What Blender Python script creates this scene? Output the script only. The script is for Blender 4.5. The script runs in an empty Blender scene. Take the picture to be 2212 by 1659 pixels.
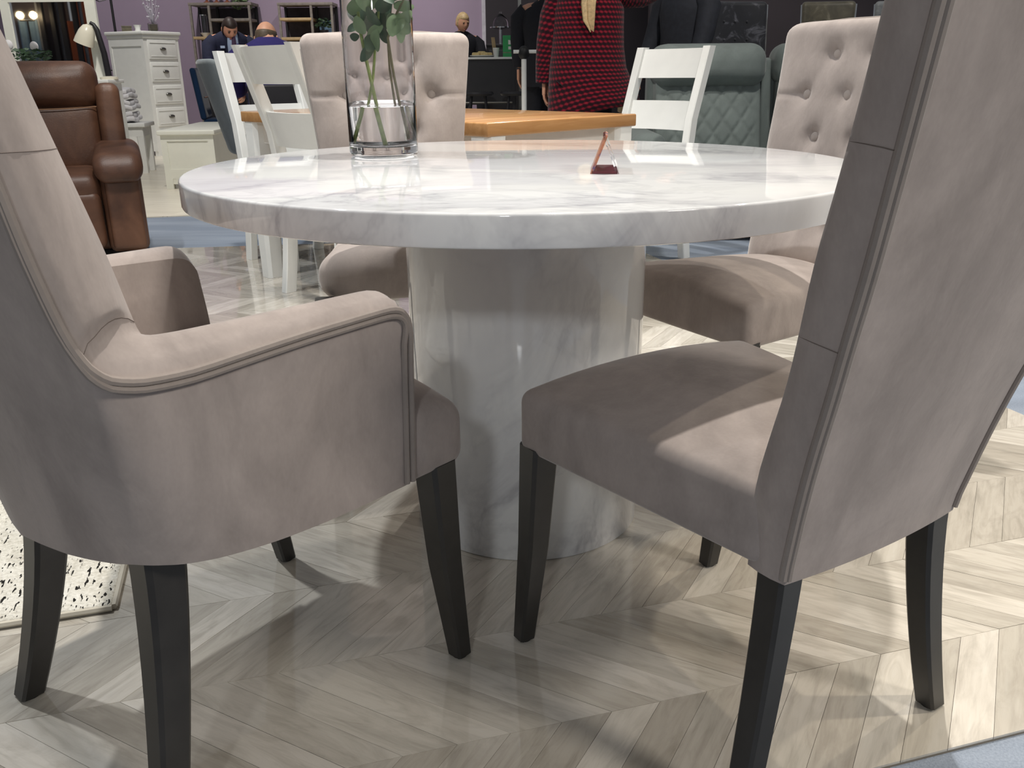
import bpy, bmesh, math, random
from mathutils import Vector, Matrix, noise
random.seed(7)
S = bpy.context.scene
COL = S.collection
PI = math.pi
# ------------------------------------------------------------------ camera, world, lights, exposure
PITCH, ROLL, CAMH, FPX = 19.54, -0.588, 0.932, 1900.0
cd = bpy.data.cameras.new('camera'); cam = bpy.data.objects.new('camera', cd); COL.objects.link(cam)
cd.sensor_fit = 'HORIZONTAL'; cd.sensor_width = 36.0; cd.lens = 36.0*FPX/2212.0; cd.clip_start = .05; cd.clip_end = 100
_t, _r = math.radians(PITCH), math.radians(ROLL)
_F = Vector((0, math.cos(_t), -math.sin(_t))); _U0 = Vector((0, math.sin(_t), math.cos(_t))); _R0 = Vector((1, 0, 0))
_R = _R0*math.cos(_r)+_U0*math.sin(_r); _U = _U0*math.cos(_r)-_R0*math.sin(_r)
cam.matrix_world = Matrix(((_R.x, _U.x, -_F.x, 0), (_R.y, _U.y, -_F.y, 0), (_R.z, _U.z, -_F.z, CAMH), (0, 0, 0, 1)))
S.camera = cam
S.view_settings.view_transform = 'Standard'; S.view_settings.look = 'None'; S.view_settings.gamma = 1
S.view_settings.use_curve_mapping = False; S.view_settings.exposure = 0.0
W = bpy.data.worlds.new('hall'); S.world = W; W.use_nodes = True
W.node_tree.nodes['Background'].inputs[0].default_value = (.93, .96, 1.0, 1)
W.node_tree.nodes['Background'].inputs[1].default_value = .19
def spot(name, loc, aim, power, ang=60, size=.12, col=(1, .95, .88), blend=.5):
    l = bpy.data.lights.new(name, 'SPOT'); l.energy = power; l.spot_size = math.radians(ang); l.spot_blend = blend
    l.shadow_soft_size = size; l.color = col
    o = bpy.data.objects.new(name, l); COL.objects.link(o); o.location = loc
    o.rotation_euler = (Vector(aim)-Vector(loc)).to_track_quat('-Z', 'Y').to_euler()
    return o
WARM = (1, .90, .74); NEUT = (1, .96, .9); COOL = (.93, .97, 1)
spot('hall_spot', (.35, 2.5, 4.6), (.1, 1.9, 0), 588, 62, .05, NEUT, .6)
spot('hall_spot', (4.0, -1.5, 4.2), (.6, 1.3, .3), 633, 46, .5, (1, .94, .86), .7)
spot('hall_spot', (2.3, 1.0, 4.6), (1.75, 1.3, 0), 475, 40, .06, WARM, .9)
spot('hall_spot', (1.0, 6.4, 4.4), (-.35, 1.4, .4), 339, 50, .05, NEUT)
spot('hall_spot', (-.9, -5.2, 3.9), (.1, 2.0, .4), 294, 45, .25, COOL)
spot('hall_spot', (-2.4, 2.6, 4.5), (-.9, 3.1, 0), 430, 62, .06, COOL)
spot('hall_spot', (2.8, 3.2, 4.4), (1.1, 2.8, .2), 226, 60, .05, WARM)
spot('hall_spot', (-2.2, 5.6, 4.4), (-2.5, 7.6, .5), 480, 75, .1, NEUT)
spot('hall_spot', (-1.0, 3.4, 4.4), (-.8, 4.4, .5), 373, 75, .1, NEUT)
spot('hall_spot', (1.6, 3.9, 4.4), (1.4, 5.4, .7), 294, 65, .1, NEUT)
spot('hall_spot', (-3.6, 9.4, 4.6), (-3.4, 12.8, 1.0), 429, 80, .1, NEUT)
spot('hall_spot', (-.6, 10.2, 4.6), (-.8, 12.9, 1.2), 294, 75, .1, NEUT)
spot('hall_spot', (2.6, 6.6, 4.4), (2.6, 8.6, 1.2), 169, 60, .1, NEUT)

def at(px, py, Y):            # world point on the plane y = Y behind a photo pixel (authoring aid)
    d = _F+_R*((px-1106)/FPX)-_U*((py-829.5)/FPX)
    return Vector((0, 0, CAMH))+d*(Y/d.y)
def atz(px, py, z):
    d = _F+_R*((px-1106)/FPX)-_U*((py-829.5)/FPX)
    return Vector((0, 0, CAMH))+d*((z-CAMH)/d.z)

# ------------------------------------------------------------------ materials
def srgb(r, g, b):
    f = lambda c: (c/255/12.92 if c/255 <= .04045 else ((c/255+.055)/1.055)**2.4)
    return (f(r), f(g), f(b), 1)
class NT:
    def __init__(s, name):
        s.m = bpy.data.materials.new(name); s.m.use_nodes = True; s.t = s.m.node_tree; s.b = s.t.nodes['Principled BSDF']
    def n(s, typ, **kw):
        o = s.t.nodes.new(typ)
        for k, v in kw.items(): setattr(o, k, v)
        return o
    def l(s, a, b): s.t.links.new(a, b)
    def set(s, **kw):
        for k, v in kw.items():
            k = k.replace('_', ' ')
            s.b.inputs[k].default_value = v
    def coord(s, kind='Object', scale=(1, 1, 1), rot=(0, 0, 0)):
        tc = s.n('ShaderNodeTexCoord'); mp = s.n('ShaderNodeMapping')
        mp.inputs['Scale'].default_value = scale; mp.inputs['Rotation'].default_value = rot
        s.l(tc.outputs[kind], mp.inputs[0]); return mp.outputs[0]
    def noise(s, vec, scale=5, detail=4, rough=.55, dist=0):
        o = s.n('ShaderNodeTexNoise'); o.inputs['Scale'].default_value = scale; o.inputs['Detail'].default_value = detail
        o.inputs['Roughness'].default_value = rough; o.inputs['Distortion'].default_value = dist
        s.l(vec, o.inputs['Vector']); return o.outputs['Fac']
    def ramp(s, fac, stops):
        o = s.n('ShaderNodeValToRGB'); e = o.color_ramp.elements
        while len(e) < len(stops): e.new(.5)
        for i, (p, c) in enumerate(stops): e[i].position = p; e[i].color = c
        s.l(fac, o.inputs[0]); return o.outputs[0]
    def mix(s, fac, a, b, mode='MIX'):
        o = s.n('ShaderNodeMix', data_type='RGBA', blend_type=mode)
        for sock, v in ((o.inputs[0], fac), (o.inputs[6], a), (o.inputs[7], b)):
            if hasattr(v, 'links') or hasattr(v, 'is_linked'): s.l(v, sock)
            else: sock.default_value = v
        return o.outputs[2]
    def math(s, op, a, b=0.0):
        o = s.n('ShaderNodeMath', operation=op)
        for sock, v in ((o.inputs[0], a), (o.inputs[1], b)):
            if hasattr(v, 'is_linked'): s.l(v, sock)
            else: sock.default_value = v
        return o.outputs[0]
    def color(s, c): s.l(c, s.b.inputs['Base Color'])
    def bump(s, h, strength=.2, dist=.01):
        o = s.n('ShaderNodeBump'); o.inputs['Strength'].default_value = strength; o.inputs['Distance'].default_value = dist
        s.l(h, o.inputs['Height']); s.l(o.outputs[0], s.b.inputs['Normal'])
def shade(c, k): return (min(c[0]*k, 1), min(c[1]*k, 1), min(c[2]*k, 1), 1)
def plain(name, c, rough=.5, var=.12, scale=14, bump=0, **kw):
    n = NT(name); v = n.coord()
    f = n.noise(v, scale, 4); n.color(n.ramp(f, [(.3, shade(c, 1-var)), (.7, shade(c, 1+var))]))
    n.set(Roughness=rough, **kw)
    if bump: n.bump(n.noise(v, scale*9, 3), bump, .004)
    return n.m
def velvet(name, c, var=.22, sheen=.5):
    n = NT(name); v = n.coord(scale=(1, 1, .55))
    f = n.noise(v, 6.5, 5, .6, .8); g = n.noise(v, 22, 3, .6, .5); fine = n.noise(v, 240, 2)
    base = n.ramp(f, [(.36, shade(c, 1-var)), (.5, c), (.64, shade(c, 1+var))])
    base = n.mix(.35, base, n.ramp(g, [(.3, shade(c, 1-var)), (.72, shade(c, 1+var))]))
    base = n.mix(.10, base, n.ramp(fine, [(.3, shade(c, .75)), (.7, shade(c, 1.25))])); n.color(base)
    n.set(Roughness=.92, Sheen_Weight=sheen, Sheen_Roughness=.35, Sheen_Tint=(.95, .92, .9, 1), Specular_IOR_Level=.12)
    n.bump(g, .12, .01); return n.m
M = {}
M['velvet'] = velvet('taupe velvet', srgb(163, 152, 146))
M['piping'] = velvet('taupe velvet piping', srgb(148, 138, 131), .1, .35)
M['button'] = velvet('taupe velvet button', srgb(172, 161, 154), .08, .5)
M['seam'] = plain('dark taupe thread', srgb(112, 101, 94), .9)
M['leg'] = plain('black stained wood', srgb(44, 42, 40), .42, .15, 30)
M['pad'] = plain('black plastic', srgb(15, 15, 15), .5)
def marble():
    n = NT('white marble veneer'); v = n.coord(scale=(.8, 1.5, .6), rot=(.15, .5, .35))
    f1 = n.noise(v, 2.3, 6, .6, 1.3); f2 = n.noise(v, 5.5, 5, .6, 1.0); f3 = n.noise(v, 1.6, 3, .5, .6)
    r1 = n.math('SUBTRACT', 1.0, n.math('MULTIPLY', n.math('ABSOLUTE', n.math('SUBTRACT', f1, .5)), 2.0))
    r2 = n.math('SUBTRACT', 1.0, n.math('MULTIPLY', n.math('ABSOLUTE', n.math('SUBTRACT', f2, .5)), 2.0))
    v1 = n.ramp(r1, [(.84, (0, 0, 0, 1)), (.95, (.45, .45, .45, 1)), (1, (1, 1, 1, 1))])
    v2 = n.ramp(r2, [(.90, (0, 0, 0, 1)), (1, (.7, .7, .7, 1))])
    mask = n.ramp(f3, [(.42, (0, 0, 0, 1)), (.66, (1, 1, 1, 1))])
    amt = n.math('MULTIPLY', n.math('MULTIPLY', n.math('ADD', v1, n.math('MULTIPLY', v2, .5)), mask), .55)
    cloud = n.ramp(f1, [(.3, srgb(214, 214, 217)), (.5, srgb(231, 231, 231)), (.7, srgb(236, 236, 234))])
    n.color(n.mix(amt, cloud, srgb(150, 149, 156)))
    n.set(Roughness=.05, Specular_IOR_Level=.5); return n.m
M['marble'] = marble()
def plank(name, use_obj):
    n = NT(name); uv = n.n('ShaderNodeUVMap', uv_map='uv').outputs[0]
    if use_obj:
        oi = n.n('ShaderNodeObjectInfo'); off = n.n('ShaderNodeVectorMath', operation='SCALE'); n.l(oi.outputs['Color'], off.inputs[0]); off.inputs['Scale'].default_value = 37
        ad = n.n('ShaderNodeVectorMath', operation='ADD'); n.l(uv, ad.inputs[0]); n.l(off.outputs[0], ad.inputs[1]); uv = ad.outputs[0]
        sp = n.n('ShaderNodeSeparateColor'); n.l(oi.outputs['Color'], sp.inputs[0]); rnd = sp.outputs[0]
    else:
        a = n.n('ShaderNodeAttribute', attribute_name='rnd'); rnd = a.outputs['Fac']
    mp = n.n('ShaderNodeMapping'); mp.inputs['Scale'].default_value = (5, 60, 1); n.l(uv, mp.inputs[0])
    g = n.noise(mp.outputs[0], 1, 6, .65, .6)
    mp2 = n.n('ShaderNodeMapping'); mp2.inputs['Scale'].default_value = (7, 26, 1); n.l(uv, mp2.inputs[0])
    k = n.noise(mp2.outputs[0], 1, 4, .6, 1.5)
    base = n.ramp(rnd, [(0, srgb(180, 173, 161)), (.35, srgb(196, 190, 179)), (.7, srgb(208, 202, 191)), (1, srgb(218, 212, 202))])
    base = n.mix(.42, base, n.ramp(g, [(.3, srgb(178, 172, 162)), (.5, srgb(236, 232, 226)), (.75, (1, 1, 1, 1))]), 'MULTIPLY')
    base = n.mix(.32, base, n.ramp(k, [(.32, srgb(178, 173, 166)), (.55, (1, 1, 1, 1))]), 'MULTIPLY')
    n.color(base); n.set(Roughness=.14, Specular_IOR_Level=.5, Coat_Weight=1.0, Coat_Roughness=.035, Coat_IOR=1.6); return n.m
M['plank'] = plank('pale oak plank', True); M['plank_far'] = plank('pale oak plank far', False)
M['joint'] = plain('plank joint', srgb(120, 112, 100), .5)
def carpet():
    n = NT('blue grey carpet'); v = n.coord()
    f = n.noise(v, 260, 2); g = n.noise(n.coord(scale=(.5, 3.2, 1)), 1.6, 3)
    a = n.ramp(f, [(.3, srgb(118, 127, 140)), (.7, srgb(150, 159, 172))])
    n.color(n.mix(.5, a, n.ramp(g, [(.35, srgb(112, 122, 138)), (.65, srgb(154, 163, 176))]))); n.set(Roughness=.95, Specular_IOR_Level=.1); n.bump(f, .4, .004); return n.m
M['carpet'] = carpet()
def palefloor():
    n = NT('pale wood floor'); v = n.coord(rot=(0, 0, .28))
    b = n.n('ShaderNodeTexBrick'); n.l(v, b.inputs[0]); b.inputs['Scale'].default_value = 1; b.inputs['Brick Width'].default_value = .9; b.inputs['Row Height'].default_value = .1
    b.inputs['Mortar Size'].default_value = .002; b.inputs['Color1'].default_value = srgb(214, 206, 188); b.inputs['Color2'].default_value = srgb(236, 229, 212); b.inputs['Mortar'].default_value = srgb(180, 170, 150)
    g = n.noise(n.coord(scale=(2, 30, 1), rot=(0, 0, .28)), 1.5, 5)
    n.color(n.mix(.3, b.outputs[0], n.ramp(g, [(.3, srgb(190, 182, 165)), (.7, srgb(245, 240, 228))]))); n.set(Roughness=.3); return n.m
M['palefloor'] = palefloor()
def rugm():
    n = NT('cream rug with black dashes'); uv = n.n('ShaderNodeUVMap', uv_map='uv').outputs[0]
    sx = n.n('ShaderNodeSeparateXYZ'); n.l(uv, sx.inputs[0])
    base = n.ramp(n.noise(uv, 9, 5, .6), [(.3, srgb(176, 168, 150)), (.5, srgb(216, 210, 196)), (.72, srgb(232, 228, 218))])
    fine = n.noise(uv, 130, 3); base = n.mix(.35, base, n.ramp(fine, [(.3, srgb(150, 144, 130)), (.7, srgb(246, 242, 234))]))
    mp = n.n('ShaderNodeMapping'); mp.inputs['Scale'].default_value = (150, 46, 1); n.l(uv, mp.inputs[0])
    d = n.noise(mp.outputs[0], 1, 2, .5); dash = n.ramp(d, [(.59, (0, 0, 0, 1)), (.61, (1, 1, 1, 1))])
    mp3 = n.n('ShaderNodeMapping'); mp3.inputs['Scale'].default_value = (42, 3.2, 1); n.l(uv, mp3.inputs[0])
    c3 = n.ramp(n.noise(mp3.outputs[0], 1, 2), [(.44, (0, 0, 0, 1)), (.5, (1, 1, 1, 1))])
    n.color(n.mix(n.math('MULTIPLY', dash, c3), base, srgb(40, 38, 36))); n.set(Roughness=.97, Specular_IOR_Level=.05); n.bump(fine, .7, .006); return n.m
M['rug'] = rugm(); M['rugedge'] = plain('rug binding', srgb(196, 188, 172), .9)
M['white'] = plain('white painted wood', srgb(232, 232, 228), .38, .03, 8)
M['cream'] = plain('cream painted wood', srgb(238, 238, 226), .4, .03, 8)
M['greige'] = plain('warm white painted wood', srgb(226, 221, 214), .4, .03, 8)
def oak():
    n = NT('honey oak'); v = n.coord(scale=(1.2, 14, 14)); g = n.noise(v, 2.2, 6, .6, .5)
    b = n.n('ShaderNodeTexBrick'); n.l(n.coord(), b.inputs[0]); b.inputs['Scale'].default_value = 1; b.inputs['Brick Width'].default_value = .42; b.inputs['Row Height'].default_value = .06; b.inputs['Mortar Size'].default_value = 0
    b.inputs['Color1'].default_value = srgb(168, 120, 72); b.inputs['Color2'].default_value = srgb(196, 150, 100)
    n.color(n.mix(.45, b.outputs[0], n.ramp(g, [(.3, srgb(150, 104, 60)), (.7, srgb(208, 164, 112))]))); n.set(Roughness=.22, Coat_Weight=.3); return n.m
M['oak'] = oak()
def leather():
    n = NT('brown leather'); v = n.coord(); f = n.noise(v, 4, 4, .6, .4); g = n.noise(v, 120, 3)
    n.color(n.ramp(f, [(.3, srgb(66, 42, 30)), (.5, srgb(88, 58, 42)), (.72, srgb(112, 78, 58))])); n.set(Roughness=.46, Specular_IOR_Level=.45); n.bump(g, .2, .004); return n.m
M['leather'] = leather(); M['stitch'] = plain('tan stitching', srgb(150, 110, 74), .6)
M['sage'] = velvet('grey green upholstery', srgb(116, 124, 121), .14, .25)
M['greyvel'] = velvet('steel grey upholstery', srgb(120, 127, 130), .12, .3)
M['navychair'] = velvet('dark blue upholstery', srgb(24, 44, 70), .2, .2)
def crushed(name, a, b):
    n = NT(name); f = n.noise(n.coord(), 4.5, 4, .6, 1.6); n.color(n.ramp(f, [(.35, a), (.55, shade(a, 1.6)), (.72, b)])); n.set(Roughness=.5, Sheen_Weight=.5); return n.m
M['darkvel'] = crushed('crushed charcoal velvet', srgb(24, 24, 30), srgb(120, 120, 128))
M['olivevel'] = crushed('crushed olive velvet', srgb(78, 72, 56), srgb(150, 142, 120))
M['silvervel'] = crushed('crushed silver velvet', srgb(120, 122, 122), srgb(200, 202, 200))
M['chrome'] = plain('chrome', srgb(210, 212, 215), .12, .02, Metallic=1.0)
M['pewter'] = plain('pewter metal', srgb(120, 118, 114), .3, .05, Metallic=1.0)
M['blackmetal'] = plain('black metal', srgb(30, 28, 32), .45, .1)
M['greywood'] = plain('weathered grey wood', srgb(122, 114, 108), .7, .2, 20)
M['tanwood'] = plain('tan wood edge', srgb(176, 150, 112), .6, .15)
M['backboard'] = plain('dark shelf back', srgb(78, 72, 78), .8, .15)
M['purple'] = plain('mauve painted wall', srgb(150, 134, 154), .85, .04, 2)
M['darkwall'] = plain('aubergine black wall', srgb(44, 38, 44), .7, .1, 2)
M['brownwall'] = plain('dark taupe wall', srgb(84, 76, 80), .85, .06, 2)
M['trimw'] = plain('pale trim', srgb(190, 186, 196), .5)
M['skin'] = plain('skin', srgb(205, 152, 124), .55, .07, 22, Subsurface_Weight=.08)
M['skin2'] = plain('ruddy skin', srgb(216, 156, 128), .5, .07, 22, Subsurface_Weight=.08)
M['hairdark'] = plain('dark brown hair', srgb(46, 32, 26), .5, .3, 60)
M['hairgrey'] = plain('brown grey hair', srgb(84, 70, 54), .6, .3, 60)
M['hairblond'] = plain('blond hair', srgb(196, 168, 124), .5, .25, 50)
M['navy'] = plain('navy suit cloth', srgb(26, 30, 56), .85, .15, 40)
M['royal'] = plain('deep blue wool', srgb(38, 30, 96), .9, .12, 40)
M['ink'] = plain('black suit cloth', srgb(18, 19, 28), .85, .2, 40)
M['charcoal'] = plain('charcoal jacket cloth', srgb(40, 42, 50), .8, .2, 30)
M['shirt'] = plain('pale blue shirt', srgb(170, 186, 214), .8, .04)
M['tie'] = plain('plum tie', srgb(72, 50, 78), .6, .1)
M['lips'] = plain('lips', srgb(160, 92, 82), .5); M['eyem'] = plain('eye', srgb(48, 38, 34), .3)
M['denim'] = plain('dark trousers', srgb(20, 22, 30), .9, .2)
def hound():
    n = NT('red and black dogtooth wool'); uv = n.n('ShaderNodeUVMap', uv_map='uv').outputs[0]
    sx = n.n('ShaderNodeSeparateXYZ'); n.l(uv, sx.inputs[0]); f = n.noise(uv, 90, 3, .7)
    row = n.math('SINE', n.math('ADD', n.math('MULTIPLY', sx.outputs[1], 2*PI/.030), n.math('MULTIPLY', f, 2.0)))
    colm = n.math('SINE', n.math('ADD', n.math('MULTIPLY', sx.outputs[0], 2*PI/.034), n.math('MULTIPLY', sx.outputs[1], 2*PI/.060)))
    k = n.math('ADD', n.math('MULTIPLY', n.math('ADD', row, n.math('MULTIPLY', colm, .6)), .28), .5)
    n.color(n.ramp(k, [(.3, srgb(34, 14, 22)), (.55, srgb(70, 16, 28)), (.85, srgb(140, 30, 46))]))
    n.set(Roughness=.95, Specular_IOR_Level=.1, Sheen_Weight=.2); n.bump(f, .5, .006); return n.m
M['hound'] = hound()
M['leaf'] = plain('eucalyptus leaf', srgb(116, 138, 100), .45, .22, 20)
M['leafdark'] = plain('dark green leaf', srgb(62, 86, 62), .45, .25, 20)
M['stem'] = plain('green stem', srgb(122, 138, 72), .5, .25, 60)
M['stembrown'] = plain('brown stem', srgb(112, 106, 76), .6, .3, 60)
def glass(name, c=(1, 1, 1, 1), ior=1.45, rough=0.0):
    n = NT(name); n.set(Base_Color=c, Roughness=rough, Transmission_Weight=1.0, IOR=ior); return n.m
M['glass'] = glass('clear glass', (.97, .965, .985, 1)); M['water'] = glass('water', (.99, 1, .99, 1), 1.33)
M['acrylic'] = glass('clear acrylic', (.97, .97, 1, 1), 1.3)
M['mirror'] = plain('mirror glass', (.85, .85, .85, 1), .02, .0, Metallic=1.0)
def emit(name, c, k):
    n = NT(name); n.set(Base_Color=c, Emission_Color=c, Emission_Strength=k); return n.m
M['bulb'] = emit('lit bulb', srgb(255, 226, 176), 25)
def card(name, stops, scale):
    n = NT(name); n.color(n.ramp(n.noise(n.coord(scale=(1, 1, 1)), scale, 3), stops)); n.set(Roughness=.25); return n.m
M['cardblue'] = card('printed card blue orange', [(.35, srgb(62, 70, 120)), (.46, srgb(170, 110, 84)), (.6, srgb(186, 132, 104)), (.72, srgb(190, 190, 205))], 42)
M['cardred'] = card('printed card dark red', [(.3, srgb(84, 30, 40)), (.7, srgb(128, 58, 66))], 30)
M['towel'] = plain('white knit blanket', srgb(226, 224, 226), .95, .06, 30, .5)
M['foil'] = plain('copper ornament', srgb(166, 108, 84), .35, .1, Metallic=.7)
M['greenbag'] = plain('green paper bag', srgb(64, 168, 100), .7, .06)
M['paper'] = plain('white paper', srgb(236, 236, 230), .7, .03)
M['food'] = plain('pastry', srgb(226, 200, 140), .7, .2, 60)
M['lampwhite'] = plain('ivory enamel', srgb(232, 226, 206), .3, .02)
M['orange'] = plain('orange panel', srgb(214, 120, 84), .7, .08)
M['bluecloth'] = plain('blue grey curtain', srgb(96, 122, 148), .8, .2, 6)
M['greycloth'] = plain('grey curtain', srgb(104, 106, 112), .8, .15, 6)

# ------------------------------------------------------------------ mesh helpers
class MB:
    def __init__(s): s.v = []; s.f = []; s.uv = None
    def add(s, vs, fs):
        k = len(s.v); s.v += [tuple(v) for v in vs]; s.f += [tuple(i+k for i in f) for f in fs]; return s
    def box(s, x0, x1, y0, y1, z0, z1):
        return s.add([(x, y, z) for z in (z0, z1) for y in (y0, y1) for x in (x0, x1)], [(0, 2, 3, 1), (4, 5, 7, 6), (0, 1, 5, 4), (2, 6, 7, 3), (0, 4, 6, 2), (1, 3, 7, 5)])
    def rbox(s, x0, x1, y0, y1, z0, z1, r=.02, n=4, k=6, fn=None):
        """rounded box; k flat subdivisions, n arc steps"""
        rr = min(r, (x1-x0)/2-1e-5, (y1-y0)/2-1e-5, (z1-z0)/2-1e-5)
        def axis(a, b):
            t = [a+rr*(1-math.cos(i/n*PI/2)) for i in range(n)]
            t = [a+rr*(math.tan(i/n*PI/4)) for i in range(n)]
            m = [a+rr+(b-a-2*rr)*i/k for i in range(k+1)]
            return t+m+[b-(q-a) for q in reversed(t)]
        X, Y, Z = axis(x0, x1), axis(y0, y1), axis(z0, z1); idx = {}; vs = []; fs = []
        c0 = Vector((x0+rr, y0+rr, z0+rr)); c1 = Vector((x1-rr, y1-rr, z1-rr))
        def vid(i, j, l):
            if (i, j, l) in idx: return idx[(i, j, l)]
            p = Vector((X[i], Y[j], Z[l])); q = Vector([min(max(p[t], c0[t]), c1[t]) for t in range(3)]); d = p-q
            if d.length > 1e-9: p = q+d.normalized()*rr
            if fn: p = fn(p)
            idx[(i, j, l)] = len(vs); vs.append(tuple(p)); return idx[(i, j, l)]
        a, b, c = len(X)-1, len(Y)-1, len(Z)-1
        for i in range(a):
            for j in range(b):
                fs.append((vid(i, j, 0), vid(i, j+1, 0), vid(i+1, j+1, 0), vid(i+1, j, 0))); fs.append((vid(i, j, c), vid(i+1, j, c), vid(i+1, j+1, c), vid(i, j+1, c)))
        for i in range(a):
            for l in range(c):
                fs.append((vid(i, 0, l), vid(i+1, 0, l), vid(i+1, 0, l+1), vid(i, 0, l+1))); fs.append((vid(i, b, l), vid(i, b, l+1), vid(i+1, b, l+1), vid(i+1, b, l)))
        for j in range(b):
            for l in range(c):
                fs.append((vid(0, j, l), vid(0, j, l+1), vid(0, j+1, l+1), vid(0, j+1, l))); fs.append((vid(a, j, l), vid(a, j+1, l), vid(a, j+1, l+1), vid(a, j, l+1)))
        return s.add(vs, fs)
    def loft(s, rings, cap=True, close=True):
        n = len(rings[0]); vs = [p for r in rings for p in r]; fs = []
        for i in range(len(rings)-1):
            for j in range(n if close else n-1):
                a, b = i*n+j, i*n+(j+1) % n; fs.append((a, b, b+n, a+n))
        if cap: fs.append(tuple(range(n-1, -1, -1))); fs.append(tuple(range((len(rings)-1)*n, len(rings)*n)))
        return s.add(vs, fs)
    def lathe(s, prof, n=32, c=(0, 0, 0), cap=True):
        return s.loft([[(c[0]+r*math.cos(2*PI*j/n), c[1]+r*math.sin(2*PI*j/n), c[2]+z) for j in range(n)] for r, z in prof], cap)
    def tube(s, pts, rad, n=8, cap=True, sq=False):
        pts = [Vector(p) for p in pts]; rad = rad if isinstance(rad, (list, tuple)) else [rad]*len(pts); rings = []
        up = None
        for i, p in enumerate(pts):
            d = (pts[min(i+1, len(pts)-1)]-pts[max(i-1, 0)]).normalized()
            if up is None: up = Vector((0, 0, 1)) if abs(d.z) < .9 else Vector((0, 1, 0))
            a = d.cross(up).normalized(); up = a.cross(d).normalized(); r = rad[i]; rx, ry = r if isinstance(r, (list, tuple)) else (r, r)
            rings.append([p+a*(rx*math.cos(2*PI*j/n))+up*(ry*math.sin(2*PI*j/n)) for j in range(n)])
        return s.loft(rings, cap)
    def post(s, pts, w, ch=.12):
        """square-section leg through pts (x,y,z) with widths w; chamfered corners; sections horizontal"""
        rings = []
        for (x, y, z), a in zip(pts, w):
            ax, ay = a if isinstance(a, (list, tuple)) else (a, a); hx, hy = ax/2, ay/2; c = ch*min(ax, ay)
            rings.append([(x-hx+c, y-hy, z), (x+hx-c, y-hy, z), (x+hx, y-hy+c, z), (x+hx, y+hy-c, z), (x+hx-c, y+hy, z), (x-hx+c, y+hy, z), (x-hx, y+hy-c, z), (x-hx, y-hy+c, z)])
        return s.loft(rings)
    def ball(s, c, r, n=16, m=10, fn=None):
        rx, ry, rz = r if isinstance(r, (list, tuple)) else (r, r, r); rings = []
        for i in range(1, m):
            t = -PI/2+PI*i/m
            rings.append([(math.cos(t)*math.cos(2*PI*j/n), math.cos(t)*math.sin(2*PI*j/n), math.sin(t)) for j in range(n)])
        vs = [p for g in rings for p in g]+[(0, 0, -1), (0, 0, 1)]; b, t = len(vs)-2, len(vs)-1; fs = []
        for i in range(m-2):
            for j in range(n): fs.append((i*n+j, i*n+(j+1) % n, (i+1)*n+(j+1) % n, (i+1)*n+j))
        for j in range(n): fs.append((b, (j+1) % n, j)); fs.append((t, (m-2)*n+j, (m-2)*n+(j+1) % n))
        o = []
        for v in vs:
            if fn: v = fn(Vector(v))
            o.append((c[0]+rx*v[0], c[1]+ry*v[1], c[2]+rz*v[2]))
        return s.add(o, fs)
    def xf(s, mtx): s.v = [tuple(mtx @ Vector(v)) for v in s.v]; return s
def mesh(name, mb, mat, smooth=True, angle=40):
    me = bpy.data.meshes.new(name); me.from_pydata(mb.v, [], mb.f); me.materials.append(M[mat] if isinstance(mat, str) else mat)
    if mb.uv:
        l = me.uv_layers.new(name='uv')
        for p in me.polygons:
            for li in p.loop_indices: l.data[li].uv = mb.uv[me.loops[li].vertex_index]
    bm = bmesh.new(); bm.from_mesh(me); bmesh.ops.recalc_face_normals(bm, faces=bm.faces)
    if smooth:
        for f in bm.faces: f.smooth = True
        for e in bm.edges:
            if len(e.link_faces) == 2 and e.calc_face_angle(0) > math.radians(angle): e.smooth = False
    bm.to_mesh(me); bm.free(); return me
def obj(name, mb, mat, parent=None, smooth=True, angle=40, loc=None, rz=None):
    me = mb if isinstance(mb, bpy.types.Mesh) else mesh(name, mb, mat, smooth, angle)
    o = bpy.data.objects.new(name, me); COL.objects.link(o)
    if parent: o.parent = parent
    if loc is not None: o.location = loc
    if rz is not None: o.rotation_euler = (0, 0, rz)
    return o
def tag(o, label, cat=None, group=None, kind=None):
    o['label'] = label
    if cat: o['category'] = cat
    if group: o['group'] = group
    if kind: o['kind'] = kind
    return o
def thing(name, label, cat, loc=(0, 0, 0), rz=0, group=None):
    o = bpy.data.objects.new(name, None); COL.objects.link(o); o.empty_display_size = .05
    o.location = loc; o.rotation_euler = (0, 0, rz); return tag(o, label, cat, group)
def facing(az): return math.radians(az)-PI/2      # local +y looks along azimuth az
def lerp(t, keys):
    if t <= keys[0][0]: return keys[0][1]
    for (a, x), (b, y) in zip(keys, keys[1:]):
        if t <= b: return x+(y-x)*(t-a)/(b-a)
    return keys[-1][1]
def sm(a, b, x):
    t = min(max((x-a)/(b-a), 0), 1); return t*t*(3-2*t)

# ------------------------------------------------------------------ floors and walls
ground = MB().box(-14, 10, -8, 16, -.06, -.004)
tag(obj('floor', ground, 'carpet', smooth=False), 'blue grey exhibition carpet of the aisles', kind='structure')
EA = math.radians(16); EV = Vector((math.cos(EA), math.sin(EA))); NV = Vector((-math.sin(EA), math.cos(EA)))
STAND = [Vector(p) for p in ((1.735, 1.34), (.56, 5.27), (-4.3, 4.72), (-4.3, -.40))]
def clip(poly, edges):
    for i in range(len(edges)):
        a, b = edges[i], edges[(i+1) % len(edges)]; out = []
        side = lambda p: (b.x-a.x)*(p.y-a.y)-(b.y-a.y)*(p.x-a.x)
        for j in range(len(poly)):
            p, q = poly[j], poly[(j+1) % len(poly)]; sp, sq = side(p), side(q)
            if sp >= 0: out.append(p)
            if sp*sq < 0: out.append(p.lerp(q, sp/(sp-sq)))
        poly = out
        if not poly: return []
    return poly
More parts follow.
